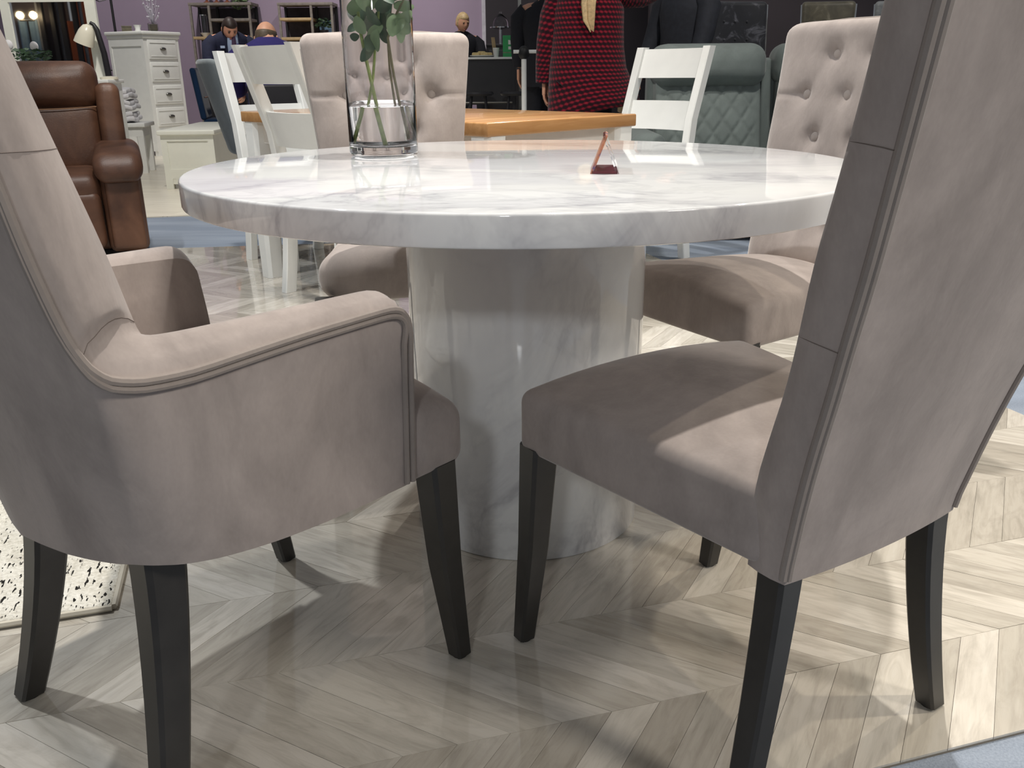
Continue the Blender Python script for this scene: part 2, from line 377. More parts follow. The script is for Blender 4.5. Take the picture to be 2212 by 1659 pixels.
base = MB(); n4 = len(STAND); base.add([(p.x, p.y, z) for z in (-.004, .0) for p in STAND], [(3, 2, 1, 0), (4, 5, 6, 7), (0, 1, 5, 4), (1, 2, 6, 5), (2, 3, 7, 6), (3, 0, 4, 7)])
floor = tag(obj('floor', base, 'joint', smooth=False), 'pale oak chevron floor of the dining display', kind='structure')
PITCHP, STRIP, N0, S0, GAP, TH = .081, .2447, 1.0213, .3658, .0004, .004
def to_w(s, n): return EV*s+NV*n
def plank_mesh(poly, sgn, org, name, m):
    """poly in world xy -> thin slab local to org"""
    c = [p-org for p in poly]; k = len(c); mb = MB()
    d = (EV*math.cos(sgn*PI/4)+NV*math.sin(sgn*PI/4)); e = Vector((-d.y, d.x))
    mb.add([(p.x, p.y, z) for z in (0.0002, TH) for p in c], [tuple(range(k-1, -1, -1)), tuple(range(k, 2*k))]+[(i, (i+1) % k, (i+1) % k+k, i+k) for i in range(k)])
    mb.uv = [((p[0]*d.x+p[1]*d.y), (p[0]*e.x+p[1]*e.y)) for p in mb.v]
    return mb
planks = []
for j in range(-7, 24):
    sgn = -1 if j % 2 == 0 else 1; n0 = N0+j*STRIP; n1 = n0+STRIP
    for i in range(-70, 50):
        a = S0+i*PITCHP
        if j % 2 == 0: q = [(a+GAP, n0), (a+PITCHP-GAP, n0), (a+PITCHP-GAP-STRIP, n1), (a+GAP-STRIP, n1)]
        else:
            a -= STRIP; q = [(a+GAP, n0), (a+PITCHP-GAP, n0), (a+PITCHP-GAP+STRIP, n1), (a+GAP+STRIP, n1)]
        q = [(s, n0+GAP if n == n0 else n1-GAP) for s, n in q]
        P = [to_w(*t) for t in q]; cen = sum(P, Vector((0, 0)))/4
        if cen.y < .55 or cen.x < -1.05*cen.y*.62-.6 or cen.x > cen.y*.75+.5: continue
        R_ = clip(P, STAND)
        if len(R_) < 3: continue
        full = all(any((p-r).length < 1e-5 for r in R_) for p in P)
        planks.append((cen.length, cen, R_, sgn, full, P))
planks.sort(key=lambda t: t[0])
shared = {}
def in_frame(c):
    d = Vector((c.x, c.y, -CAMH)); w = d.dot(_F)
    return w > 0 and abs(d.dot(_R)/w*FPX) < 1140 and abs(d.dot(_U)/w*FPX) < 870
cnt = 0; far = MB(); far.uv = []; farr = []
for dist, cen, poly, sgn, full, P in planks:
    rv = random.random()
    if cnt < 300 and in_frame(cen):
        if full:
            if sgn not in shared: shared[sgn] = mesh('plank', plank_mesh(P, sgn, cen, 'plank', 'plank'), 'plank', False)
            me = shared[sgn]
        else: me = mesh('plank', plank_mesh(poly, sgn, cen, 'plank', 'plank'), 'plank', False)
        o = obj('plank', me, None, floor, loc=(cen.x, cen.y, random.uniform(-.0003, .0003))); o.color = (rv, random.random(), random.random(), 1); cnt += 1
    else:
        mb = plank_mesh(poly, sgn, cen, '', ''); off = (random.uniform(0, 40), random.uniform(0, 40))
        k = len(far.v); far.v += [(x+cen.x, y+cen.y, z) for x, y, z in mb.v]; far.f += [tuple(i+k for i in f) for f in mb.f]
        far.uv += [(u+off[0], v+off[1]) for u, v in mb.uv]; farr += [rv]*len(mb.v)
fm = mesh('planks', far, 'plank_far', False); at_ = fm.attributes.new('rnd', 'FLOAT', 'POINT'); at_.data.foreach_set('value', farr)
fo = obj('planks', fm, None, floor); fo['kind'] = 'stuff'
pf = MB(); q = [(-9, 4.9), (.35, 6.75), (.35, 13.2), (-9, 13.2)]
pf.add([(x, y, z) for z in (-.004, .003) for x, y in q], [(3, 2, 1, 0), (4, 5, 6, 7), (0, 1, 5, 4), (1, 2, 6, 5), (2, 3, 7, 6), (3, 0, 4, 7)])
tag(obj('floor', pf, 'palefloor', smooth=False), 'pale wood floor of the bedroom display beyond the aisle', kind='structure')
tag(obj('wall_back', MB().box(-9, -.36, 13.0, 13.15, 0, 3.2), 'purple', smooth=False), 'mauve painted back wall behind the grey shelves', kind='structure')
tag(obj('trim_1', MB().box(-.36, -.30, 12.96, 13.15, 0, 3.2), 'trimw', smooth=False), 'pale edge trim where the mauve wall ends', kind='structure')
tag(obj('wall_dark', MB().box(-.30, 3.2, 12.6, 12.75, 0, 3.2), 'darkwall', smooth=False), 'aubergine black wall behind the bar table', kind='structure')
tag(obj('wall_right', MB().box(1.55, 8, 10.4, 10.55, 0, 3.2), 'brownwall', smooth=False), 'dark taupe wall behind the crushed velvet chairs', kind='structure')
# rug
rc = Vector((-.74, 1.391)); rl, rw = 1.15, .78; rug = MB(); nx, ny = 60, 44
rb = thing('area_rug', 'cream rug with rows of black dashes beside the armchair', 'rug', (rc.x, rc.y, 0), EA)
rb.location.z = .0
g = MB(); g.rbox(-rl, 0, 0, rw, TH+.0006, .017, .006, 2, 24); g.uv = [(x, y) for x, y, z in g.v]; obj('pile', g, 'rug', rb)
e = MB(); e.tube([(.003, 0, .011), (.003, rw, .011)], .006, 6); e.tube([(-rl, -.003, .011), (0, -.003, .011)], .006, 6); obj('binding', e, 'rugedge', rb)

# ------------------------------------------------------------------ round marble table
TX, TY, TR, TZ, TT, PR = .031, 1.790, .65, .76, .0475, .2435
tb = thing('round_dining_table', 'round white marble pedestal table with thick glossy top', 'table', (TX, TY, 0))
def ring_prof(prof, n): return prof
bv = .005
prof = [(0.001, TZ-TT), (TR-.004, TZ-TT), (TR-.001, TZ-TT+.0015), (TR, TZ-TT+.004)]+[(TR-bv+bv*math.cos(t), TZ-bv+bv*math.sin(t)) for t in [PI/2*i/6 for i in range(7)]]+[(0.001, TZ)]
obj('tabletop', MB().lathe(prof, 160), 'marble', tb, angle=30)
obj('pedestal', MB().lathe([(PR-.003, TH+.0005), (PR, TH+.0035), (PR, .68), (PR, TZ-TT)], 128), 'marble', tb, angle=50)
obj('underframe', MB().lathe([(PR+.03, TZ-TT-.008), (PR+.03, TZ-TT+.0005)], 64), 'marble', tb)

# ------------------------------------------------------------------ button backed side chair
KF = [(.355, -.189), (.467, -.200), (.536, -.221), (.612, -.246), (.682, -.262), (.749, -.276), (.843, -.303), (.938, -.329), (1.04, -.352)]
KR = [(.355, -.246), (.467, -.268), (.536, -.284), (.612, -.305), (.682, -.322), (.749, -.340), (.843, -.361), (.938, -.383), (1.04, -.405)]
KW = [(.355, .171), (.467, .184), (.612, .201), (.749, .217), (.843, .227), (.938, .239), (1.04, .250)]
BTN = [(x, z) for z, xs in ((.965, (-.0625, .0625)), (.87, (-.125, 0, .125)), (.77, (-.0625, .0625)), (.67, (-.125, 0, .125)), (.57, (-.0625, .0625))) for x in xs]
FOLD = [(a, b) for a in BTN for b in BTN if .09 < a[1]-b[1] < .11 and abs(a[0]-b[0]) < .07]
def segd(x, z, a, b):
    dx, dz = b[0]-a[0], b[1]-a[1]; t = max(0, min(1, ((x-a[0])*dx+(z-a[1])*dz)/(dx*dx+dz*dz))); return math.hypot(x-a[0]-t*dx, z-a[1]-t*dz)
def tuft(x, z, seams=(.87, .67)):
    d = 0
    for bx, bz in BTN:
        q = (x-bx)**2+(z-bz)**2; d += .017*math.exp(-q/.00035)+.009*math.exp(-q/.0022)
    f = 9
    for a, b in FOLD: f = min(f, segd(x, z, a, b))
    d += .004*math.exp(-(f/.011)**2)
    for sz in seams:
        if abs(x) > .125: d += .005*math.exp(-((z-sz)/.006)**2)
    return d
def smooth_keys(K, z): return (lerp(z-.025, K)+lerp(z, K)+lerp(z+.025, K))/3
def backrest_mesh():
    ZT = 1.045; rings = []; nu = 44; zs = [.352+(1.012-.352)*i/96 for i in range(97)]; R2 = .033
    lv = [(z, 0.0, 0.0) for z in zs]+[(1.012+R2*math.sin(t), R2*(1-math.cos(t)), .026*(1-math.cos(t))) for t in [PI/2*i/6 for i in range(1, 7)]]
    for z, iw, iy in lv:
        w = smooth_keys(KW, z)-iw; yf = smooth_keys(KF, z)-iy; yr = smooth_keys(KR, z)+iy; r = []
        for i in range(nu+1):
            u = math.sin(-PI/2+PI*i/nu); u = u*.75+.25*(-1+2*i/nu); x = w*u
            fade = sm(1.03, .99, z)*sm(.45, .52, z)
            y = yf+.030*(1-abs(u)**5)*sm(.36, .5, z)-tuft(x, z)*fade*sm(1, .96, abs(u)); r.append((x, y, z))
        for k in (1, 2): r.append((w+.003, yf+(yr-yf)*k/3, z))
        for i in range(13):
            u = 1-2*i/12; r.append((w*u, yr-.010*(1-u*u), z))
        for k in (1, 2): r.append((-w-.003, yr+(yf-yr)*k/3, z))
        rings.append(r)
    return MB().loft(rings)
def seat_fn(wf, wr, y0, y1, crown, drop, rnd=0.0):
    def fn(p):
        t = (p.y-y0)/(y1-y0); k = wr+(wf-wr)*min(max(t, 0), 1); x = p.x*k; u = p.x
        z = p.z
        if z > .43: z += crown*(1-u*u)*(1-(2*min(max(t, 0), 1)-1)**4)+.012*(1-u*u)
        z -= drop*(1-t)
        y = p.y-rnd*(abs(u)**3)*sm(.55, 1, t)
        return Vector((x, y, z))
    return fn
def leg_set(root, front, rear, padr=.012):
    """front/rear: lists of (x,y,z,w); mirrored"""
    for L in (front, rear):
        for s in (1, -1):
            lg = obj('leg', MB().post([(x*s, y, z) for x, y, z, w in L], [w for x, y, z, w in L]), 'leg', root, angle=25)
            x, y, z, w = L[-1]; obj('foot_pad', MB().lathe([(w*.42, TH+.0003), (w*.42, z+.002)], 16, (x*s, y, 0)), 'pad', lg)
def side_chair():
    root = thing('dining_chair', '', 'chair')
    sb = MB().rbox(-1, 1, -.215, .232, .372, .478, .03, 4, 10, None)
    # rebuild with x normalised: rounded box in real units then taper
    sb = MB(); W0 = .245
    sb.rbox(-W0, W0, -.215, .232, .372, .474, .02, 4, 10, lambda p: seat_fn(W0, .182, -.215, .232, .020, .012, .008)(Vector((p.x/W0, p.y, p.z))))
    obj('seat', sb, 'velvet', root)
    bk = obj('backrest', backrest_mesh(), 'velvet', root, angle=60)
    for bx, bz in BTN:
        y = smooth_keys(KF, bz)+.030*(1-abs(bx/smooth_keys(KW, bz))**5)-tuft(bx, bz)+.003
        obj('button', MB().ball((bx, y, bz), (.0135, .008, .0135), 14, 8), 'button', bk)
    for s in (1, -1):
        path = [(s*(smooth_keys(KW, z)+.001), smooth_keys(KR, z)+.002, z) for z in [.360+(1.0-.360)*i/30 for i in range(31)]]+[(s*.236, -.396, 1.025), (s*.215, -.399, 1.04), (s*.1, -.402, 1.046), (0, -.403, 1.046)]
        p = MB().tube(path, .0052, 8); p.tube([(x*.975, y-.004, z) for x, y, z in path], .0045, 8); obj('piping', p, 'piping', bk)
        for z in (.87, .67):
            w = smooth_keys(KW, z); f_, r_ = smooth_keys(KF, z), smooth_keys(KR, z)
            obj('seam', MB().tube([(s*(w-.0002), f_-.001, z), (s*(w+.003), f_+(r_-f_)/3, z-.001), (s*(w+.003), f_+(r_-f_)*2/3, z-.003), (s*w, r_+.004, z-.006)], .00045, 5), 'seam', bk)
    leg_set(root, [(.217, .202, .385, .048), (.218, .217, .2, .040), (.220, .243, .008, .029)], [(.150+.060*t**1.5, -.223-.020*t**1.5, .372-.364*t, .043-.010*t) for t in [q/9 for q in range(10)]])
    return root
def copy_tree(o, parent=None):
    c = o.copy(); COL.objects.link(c)
    if parent: c.parent = parent
    for ch in list(o.children): copy_tree(ch, c)
    return c
BO, BF = (.333, 1.2075), math.degrees(math.atan2(.84176, -.53985))
ch0 = side_chair(); GC = 'taupe velvet dining chairs round the marble table'
def put(o, loc, az, label):
    o.location = (loc[0], loc[1], 0); o.rotation_euler = (0, 0, facing(az)); o['label'] = label; o['group'] = GC; return o
put(ch0, BO, BF, 'taupe velvet dining chair in the right foreground seen from behind')
cC = put(copy_tree(ch0), (-.303, 2.45), 280, 'button backed taupe velvet chair behind the glass vase')
sb = MB(); sb.rbox(-.235, .235, -.215, .225, .372, .485, .05, 6, 10, lambda p: seat_fn(.235, .182, -.215, .225, .022, .012, .05)(Vector((p.x/.235, p.y, p.z))))
for ch in cC.children:
    if ch.name.startswith('seat'): ch.data = mesh('seat', sb, 'velvet')
put(copy_tree(ch0), (.560, 2.085), 211, 'button backed taupe velvet chair at the right beyond the table')

# ------------------------------------------------------------------ armchair in the left foreground
def armchair():
    root = thing('dining_armchair', 'taupe velvet dining armchair with piped arms in the left foreground', 'chair', (-.444, 1.214, 0), facing(49.4), GC)
    # keys: Q piping, E inner top edge, P bottom
    K = [  # P(x,y)          Q(x,y,z)              E(x,y,z)            bulge
        ((.276, .135), (.286, .137, .600), (.226, .137, .598), .010),
        ((.276, .131), (.287, .134, .624), (.226, .134, .622), .014),
        ((.277, .122), (.287, .122, .639), (.226, .122, .640), .018),
        ((.277, .105), (.287, .104, .644), (.226, .104, .648), .019),
        ((.277, .050), (.287, .050, .643), (.226, .050, .650), .019),
        ((.276, -.010), (.287, -.030, .641), (.226, -.030, .653), .019),
        ((.270, -.070), (.287, -.110, .637), (.226, -.105, .656), .019),
        ((.262, -.110), (.287, -.180, .633), (.226, -.160, .659), .019),
        ((.248, -.155), (.287, -.235, .637), (.226, -.186, .661), .019),
        ((.228, -.190), (.286, -.268, .647), (.228, -.197, .666), .020),
        ((.205, -.212), (.285, -.285, .664), (.230, -.203, .677), .020),
        ((.195, -.220), (.283, -.296, .690), (.231, -.209, .699), .020),
        ((.180, -.230), (.280, -.308, .740), (.231, -.219, .743), .019),
        ((.163, -.242), (.276, -.318, .790), (.230, -.230, .787), .018),
        ((.146, -.250), (.271, -.327, .850), (.229, -.247, .847), .016),
        ((.130, -.257), (.266, -.338, .910), (.228, -.264, .907), .014),
        ((.116, -.262), (.262, -.350, .970), (.226, -.280, .966), .012),
        ((.104, -.266), (.256, -.360, 1.015), (.220, -.293, 1.010), .012),
        ((.094, -.269), (.240, -.366, 1.038), (.205, -.301, 1.034), .012),
        ((.080, -.272), (.210, -.371, 1.048), (.180, -.307, 1.045), .012),
        ((.045, -.279), (.110, -.377, 1.053), (.095, -.312, 1.050), .012),
        ((.000, -.285), (.000, -.380, 1.055), (.000, -.314, 1.052), .012)]
    # densify
    D = []
    for a, b in zip(K, K[1:]):
        for i in range(3):
            t = i/3; D.append(tuple(tuple(x+(y-x)*t for x, y in zip(p, q)) if isinstance(p, tuple) else p+(q-p)*t for p, q in zip(a, b)))
    D.append(K[-1])
    for _ in range(1):   # light smoothing
        N = [D[0]]
        for i in range(1, len(D)-1):
            N.append(tuple(tuple((x+2*y+z)/4 for x, y, z in zip(p, q, r)) if isinstance(p, tuple) else (p+2*q+r)/4 for p, q, r in zip(D[i-1], D[i], D[i+1])))
        N.append(D[-1]); D = N
    full = [(1, k) for k in D]+[(-1, k) for k in reversed(D[:-1])]
    nC = len(full)
    def grid(rows):  # rows[c] list of points
        mb = MB(); n = len(rows[0]); mb.add([p for r in rows for p in r], [(i*n+j, i*n+j+1, (i+1)*n+j+1, (i+1)*n+j) for i in range(len(rows)-1) for j in range(n-1)]); return mb
    outer = []; roll = []; inner = []; pipe = []; pipe2 = []
    for s, (P, Q, E, bg) in full:
        p = Vector((P[0], P[1], .380)); q = Vector(Q); e = Vector(E); col = []
        for i in range(13):
            t = i/12; v = p.lerp(q, t)
            col.append((s*v.x, v.y, v.z))
        outer.append(col)
        mid = (q+e)/2; d = (e-q); L = d.length; col = []
        outd = Vector((0, 0, 1)) if Q[2] < .67 else None
        isb = sm(.655, .72, Q[2])      # 0 = arm (bulge up), 1 = back (bulge to side / up at the top)
        top = sm(1.0, 1.045, Q[2])
        side = Vector((1, 0, 0))*(1-top)+Vector((0, 0, 1))*top
        nrm = (Vector((0, 0, 1))*(1-isb)+side*isb).normalized()
        for i in range(9):
            t = i/8; v = q.lerp(e, t)+nrm*(bg*math.sin(PI*t)**.8)+nrm*.004*math.sin(PI*min(t*4, 1))
            col.append((s*v.x, v.y, v.z))
        roll.append(col)
        iw = .205 if isb < .5 else min(e.x, .205)
        bot = Vector((min(e.x*.93, .212), E[1] if isb < .3 else -.19-.012*(1-min(e.x/.2, 1)), .43)); col = []
        if isb >= .3: bot.y = -.19
        for i in range(19):
            t = i/18; v = e.lerp(bot, t)
            if isb > .5:
                v.y += .045*math.sin(PI*min(t*1.0, 1))**.7*(1-(abs(e.x)/.235)**4)
            else: v.x -= .008*math.sin(PI*t)
            col.append((s*v.x, v.y, v.z))
        inner.append(col); pipe.append((s*(q.x+.002), q.y-.002*isb, q.z)); pipe2.append((s*(q.x+.0025*(1-isb)+.0), q.y-.005*isb, q.z-.0085*(1-isb)))
    mo = grid(outer); obj('outer_panel', mo, 'velvet', root, angle=70)
    obj('rolled_edge', grid(roll), 'velvet', root, angle=75)
    inn = grid(inner); obj('inner_panel', inn, 'velvet', root, angle=70)
    # arm front caps
    for idx, s in ((0, 1), (nC-1, -1)):
        ring = outer[idx]+roll[idx][1:]+inner[idx][1:]
        ring = ring+[(s*.21, .136, .38)]
        mb = MB().add(ring, [tuple(range(len(ring)))]); obj('arm_front', mb, 'velvet', root, smooth=False)
    vert = [(.2785, .137, .384), (.281, .138, .47), (.285, .138, .57)]
    for s in (1, -1):
        sel = [p for p in pipe if p[0]*s >= 0] if s == 1 else [p for p in reversed(pipe) if p[0] <= 0]
        sel2 = [p for p in pipe2 if p[0]*s >= 0] if s == 1 else [p for p in reversed(pipe2) if p[0] <= 0]
        pm = MB().tube([(s*x, y, z) for x, y, z in vert]+sel, .0052, 8); pm.tube([(s*(x+.001), y-.011, z) for x, y, z in vert]+[(x, y-.011*max(0, 1-k*.22), z) for k, (x, y, z) in enumerate(sel2)], .0042, 8)
        obj('piping', pm, 'piping', root)
    def yfront(x, z):   # approximate inner back face
        t = (1.05-z)/(1.05-.43); ye = lerp(z, [(.68, -.226), (.745, -.242), (.848, -.268), (.966, -.299), (1.05, -.33)])
        return -.331+(-.19+.331)*t+.045*math.sin(PI*t)**.7*(1-(abs(x)/.235)**4)
    for bx, bz in BTN:
        if bz > .5: obj('button', MB().ball((bx, yfront(bx, bz)+.003, bz), (.0135, .008, .0135), 14, 8), 'button', root)
    for zt_ in (.865, .70):
        for sg in (1, -1):
            best = min((c for c in roll if c[4][0]*sg > .2), key=lambda c: abs(c[4][2]-zt_)); best = [(x+sg*.0003, y, z) for x, y, z in best]
            obj('seam', MB().tube(best, .0004, 5), 'seam', root)
    # seat
    sb = MB(); W0 = .281
    def fn(p):
        u = p.x/W0; k = .222+(.281-.222)*sm(.112, .142, p.y); z = p.z; t = (p.y+.19)/(.25+.19)
        if z > .43: z += .030*(1-u*u)+.034*(1-(abs(u))**3)*(1-(2*t-1)**4)+.022*sm(1, .72, t)
        return Vector((u*k, p.y, z))
    sb.rbox(-W0, W0, -.19, .250, .374, .470, .026, 4, 22, fn); obj('seat', sb, 'velvet', root)
    bt = []
    bm_ = MB(); ring = [(s*k[0][0]*.97, k[0][1]*.97,   .3812) for s, k in full]; bm_.add(ring, [tuple(range(len(ring)))]); obj('base_panel', bm_, 'pad', root, smooth=False)
    leg_set(root, [(.253, .206, .385, .050), (.249, .224, .2, .042), (.243, .256, .008, .030)], [(.162+.052*t**1.5, -.190-.066*t**1.5, .386-.378*t, .056-.019*t) for t in [q/9 for q in range(10)]])
    return root
armchair()

# ------------------------------------------------------------------ vase, stems, prism sign on the marble table
VX, VY, VR, VH = -.283, 2.045, .0765, .40
vs = thing('glass_vase', 'tall clear glass cylinder vase part filled with water on the marble table', 'vase', (VX, VY, TZ))
prof = [(.002, .0005), (VR-.006, .0005), (VR-.001, .004), (VR, .010), (VR, .20), (VR, VH-.003), (VR-.002, VH), (VR-.0026, VH-.003), (VR-.0028, .20), (VR-.0028, .026), (VR-.010, .019), (.002, .018)]
obj('glass', MB().lathe(prof, 64), 'glass', vs, angle=50)
obj('water', MB().lathe([(.002, .0185), (VR-.0105, .0195), (VR-.0030, .0265), (VR-.0030, .104), (VR-.007, .1025), (.002, .102)], 64), 'water', vs, angle=50)
def leaf_mesh(L, wd, fold=.18, cup=.1, n=8):
    mb = MB(); rows = []
    for i in range(n+1):
        t = i/n; h = wd/2*math.sin(PI*min(t*.92+.04, 1))**.75; y = L*t; z = cup*L*math.sin(PI*t)*.6
        rows.append([(-h, y, z+fold*h), (-h*.5, y, z+fold*h*.4), (0, y, z), (h*.5, y, z+fold*h*.4), (h, y, z+fold*h)])
    k = 5; top = [p for r in rows for p in r]; N = len(top); bot = [(x, y, z-.0006) for x, y, z in top]
    fs = [(i*k+j, i*k+j+1, (i+1)*k+j+1, (i+1)*k+j) for i in range(n) for j in range(k-1)]
    mb.add(top+bot, fs+[tuple(q+N for q in reversed(f)) for f in fs]); return mesh('leaf', mb, 'leaf')
LEAFS = [leaf_mesh(.044, .036), leaf_mesh(.036, .032, .1), leaf_mesh(.05, .026, .2)]
LEAFD = []
for m_ in LEAFS:
    q = m_.copy(); q.materials.clear(); q.materials.append(M['leafdark']); LEAFD.append(q)
random.seed(11)
def stem(pts, r, mat, leaves, label, extra=0):
    P = [at(px, py, Y) for px, py, Y in pts]; t = thing('leafy_stem', label, 'stem', tuple(P[0]), 0, 'cut stems in the vase')
    L = [p-P[0] for p in P]; obj('stem', MB().tube(L, [r*(1.05-.35*i/len(L)) for i in range(len(L))], 7), mat, t)
    for px, py, Y, sz, dark, ang in leaves:
        q = at(px, py, Y)-P[0]; me = (LEAFD if dark else LEAFS)[random.randrange(3)]
        o = obj('leaf', me, None, t); o.scale = (sz,)*3
        tilt = random.uniform(.35, 1.2); o.rotation_euler = (Matrix.Rotation(ang, 4, 'Y') @ Matrix.Rotation(PI/2+random.uniform(-.6, .6), 4, 'X') @ Matrix.Rotation(random.uniform(-.9, .9), 4, 'Y')).to_euler()
        d = Matrix.Rotation(ang, 4, 'Y') @ Vector((0, 0, 1)); o.location = q-o.rotation_euler.to_matrix() @ Vector((0, .022*sz, 0))
    # keep it inside the vase foot
    return t
stem([(832, 312, 2.02), (822, 270, 2.03), (800, 170, 2.05), (776, 60, 2.06), (768, -40, 2.06), (765, -120, 2.06)], .0042, 'stem',
     [(765, 20, 2.05, 1.0, 0, .4), (776, 55, 2.04, 1.05, 0, -.5), (762, 68, 2.07, .7, 1, 1.3), (800, 92, 2.04, 1.0, 1, .3), (792, 118, 2.05, .9, 1, .8), (763, 84, 2.08, .6, 1, -1.6), (790, 30, 2.07, 1.1, 1, .2), (770, -10, 2.05, 1.2, 0, .0), (795, -20, 2.06, 1.2, 1, .6), (768, -70, 2.05, 1.2, 0, -.4), (770, 40, 2.09, 1.2, 1, .9), (785, 5, 2.03, 1.2, 0, -.3), (760, -35, 2.08, 1.1, 1, .5), (800, 60, 2.08, 1.1, 1, 1.8)],
     'thick green stem crossing the vase with round leaves on its left side')
stem([(780, 318, 2.05), (793, 250, 2.05), (806, 170, 2.06), (810, 110, 2.06), (818, 40, 2.06), (822, -80, 2.06)], .0034, 'stem',
     [(815, 90, 2.03, 1.05, 0, .2), (830, 75, 2.07, .95, 1, -.3), (808, 75, 2.05, .9, 0, 1.0), (828, 15, 2.05, 1.1, 1, .4), (808, 40, 2.03, 1.0, 1, -.6), (815, -15, 2.05, 1.1, 0, .1), (840, -40, 2.06, 1.0, 1, .7), (822, 50, 2.09, 1.2, 1, -.9), (800, 15, 2.09, 1.1, 0, .5), (830, -5, 2.02, 1.0, 1, 2.2)],
     'thinner green stem leaning left at its foot inside the vase')
stem([(866, 300, 2.07), (855, 240, 2.07), (842, 150, 2.08), (838, 90, 2.08), (846, 20, 2.07), (852, -80, 2.07)], .0028, 'stembrown',
     [(848, 50, 2.06, 1.0, 0, -.6), (856, 58, 2.04, 1.15, 0, .5), (842, 30, 2.07, .9, 1, .2), (856, 5, 2.07, .8, 1, 1.2), (868, 16, 2.06, .8, 0, 1.4), (838, -20, 2.05, 1.0, 1, .0)],
     'brown stem standing right of centre in the vase')
stem([(893, 312, 2.05), (870, 262, 2.06), (850, 160, 2.05), (838, 85, 2.05), (855, 40, 2.05), (884, -20, 2.04)], .0032, 'stembrown',
     [(872, 40, 2.04, .95, 0, .9), (872, 62, 2.05, .85, 0, 2.2), (878, 48, 2.06, .7, 0, 1.0), (862, 68, 2.05, 1.05, 0, 3.0), (870, 18, 2.05, .9, 0, 1.4), (885, -30, 2.04, .9, 1, .7)],
     'brown stem with its cut end by the right side of the vase')
# acrylic prism sign
pr = thing('prism_sign', 'small clear triangular prism sign holder standing on the marble table', 'sign', (.1675, 1.590, TZ), math.radians(-6))
hw, hh, dp, tk = .0255, .066, .115, .0045
def panel(a, b, nrm):
    a, b, nv = Vector((a[0], 0, a[1])), Vector((b[0], 0, b[1])), Vector((nrm[0], 0, nrm[1]))*tk; mb = MB()
    q = [a, b, b+nv, a+nv]; mb.add([tuple(p+Vector((0, y, 0))) for y in (0, dp) for p in q], [(0, 1, 2, 3), (7, 6, 5, 4), (0, 4, 5, 1), (1, 5, 6, 2), (2, 6, 7, 3), (3, 7, 4, 0)]); return mb
sl = math.hypot(hw, hh); nx_, nz_ = hh/sl, hw/sl
obj('print_panel', panel((-hw, .0004), (0, hh), (nx_, -nz_)), 'cardblue', pr, smooth=False)
obj('clear_panel', panel((hw, .0004), (0, hh), (-nx_, -nz_)), 'acrylic', pr, smooth=False)
obj('base_panel', panel((-hw+.003, .0004), (hw-.003, .0004), (0, 1)), 'cardred', pr, smooth=False)

# ------------------------------------------------------------------ white oak-topped table and ladder back chairs
UL = Vector((-1.235, 4.225)); NE = Vector((-.073, 3.02)); RT = Vector((.506, 3.77))
ux = (UL-NE); Lx = ux.length; ux.normalize(); uy = Vector((ux.y, -ux.x))   # uy points away from the camera
if uy.y < 0: uy = -uy
Ly = .79
ot = thing('oak_top_table', 'white dining table with honey oak top behind the marble table', 'table', (NE.x, NE.y, 0), math.atan2(uy.y, uy.x))
# local x = uy (depth), local y = ux (length)
zt = .774
obj('tabletop', MB().rbox(0, Ly, 0, Lx, zt-.046, zt, .006, 2, 2), 'oak', ot)
obj('apron', MB().box(.06, Ly-.06, .06, .085, zt-.14, zt-.046).box(.06, Ly-.06, Lx-.085, Lx-.06, zt-.14, zt-.046).box(.05, .075, .085, Lx-.085, zt-.14, zt-.046).box(Ly-.075, Ly-.05, .085, Lx-.085, zt-.14, zt-.046), 'greige', ot, smooth=False)
for x in (.055, Ly-.055):
    for y in (.055, Lx-.055):
        obj('leg', MB().post([(x, y, zt-.046), (x, y, .3), (x, y, TH+.0006)], [.1, .094, .084], .18), 'white', ot, angle=20)
def ladder_chair():
    root = thing('ladder_back_chair', '', 'chair')
    def py(z): return lerp(z, [(0, -.235), (.2, -.205), (.45, -.195), (.7, -.232), (1.05, -.355)])
    zs = [TH+.0006, .12, .25, .45, .58, .7, .82, .94, 1.045]
    for s in (1, -1):
        obj('back_post', MB().post([(s*.205, py(z), z) for z in zs], [(.042, .056)]*len(zs), .1), 'white', root, angle=25)
        obj('leg', MB().post([(s*.205, .2, .44), (s*.205, .2, TH+.0006)], [.045, .036], .1), 'white', root, angle=25)
        obj('side_rail', MB().box(s*.205-.011, s*.205+.011, -.18, .18, .375, .44), 'white', root, smooth=False)
    obj('front_rail', MB().box(-.185, .185, .19, .212, .375, .44), 'white', root, smooth=False)
    obj('seat', MB().rbox(-.228, .228, -.168, .232, .44, .468, .009, 3, 6, lambda p: Vector((p.x, p.y, p.z-.008*max(0, 1-(p.x/.2)**2)*(p.z > .455)))), 'white', root)
    for z0, z1 in ((.895, 1.036), (.645, .785), (.50, .575)):
        rings = []
        for i in range(13):
            x = -.19+.38*i/12; c = -.034*(1-(x/.19)**2); rings.append([(x, py(z0)+c-.009, z0), (x, py(z0)+c+.009, z0), (x, py(z1)+c+.009, z1), (x, py(z1)+c-.009, z1)])
        obj('slat', MB().loft(rings), 'white', root, angle=30)
    return root
lc = ladder_chair(); GL = 'white ladder back chairs at the oak topped table'
fA = -ux; azA = math.degrees(math.atan2(fA.y, fA.x)); azV = math.degrees(math.atan2(uy.y, uy.x))
def rear_at(o, foot, side, az, label):
    """put rear foot (side=+1 local right) at foot"""
    rz = facing(az); R3 = Matrix.Rotation(rz, 3, 'Z'); d = R3 @ Vector((side*.205, -.235, 0))
    o.location = (foot[0]-d.x, foot[1]-d.y, 0); o.rotation_euler = (0, 0, rz); o['label'] = label; o['group'] = GL
rear_at(lc, (-1.38, 4.653), 1, azA, 'white ladder back chair at the far left end of the oak topped table')
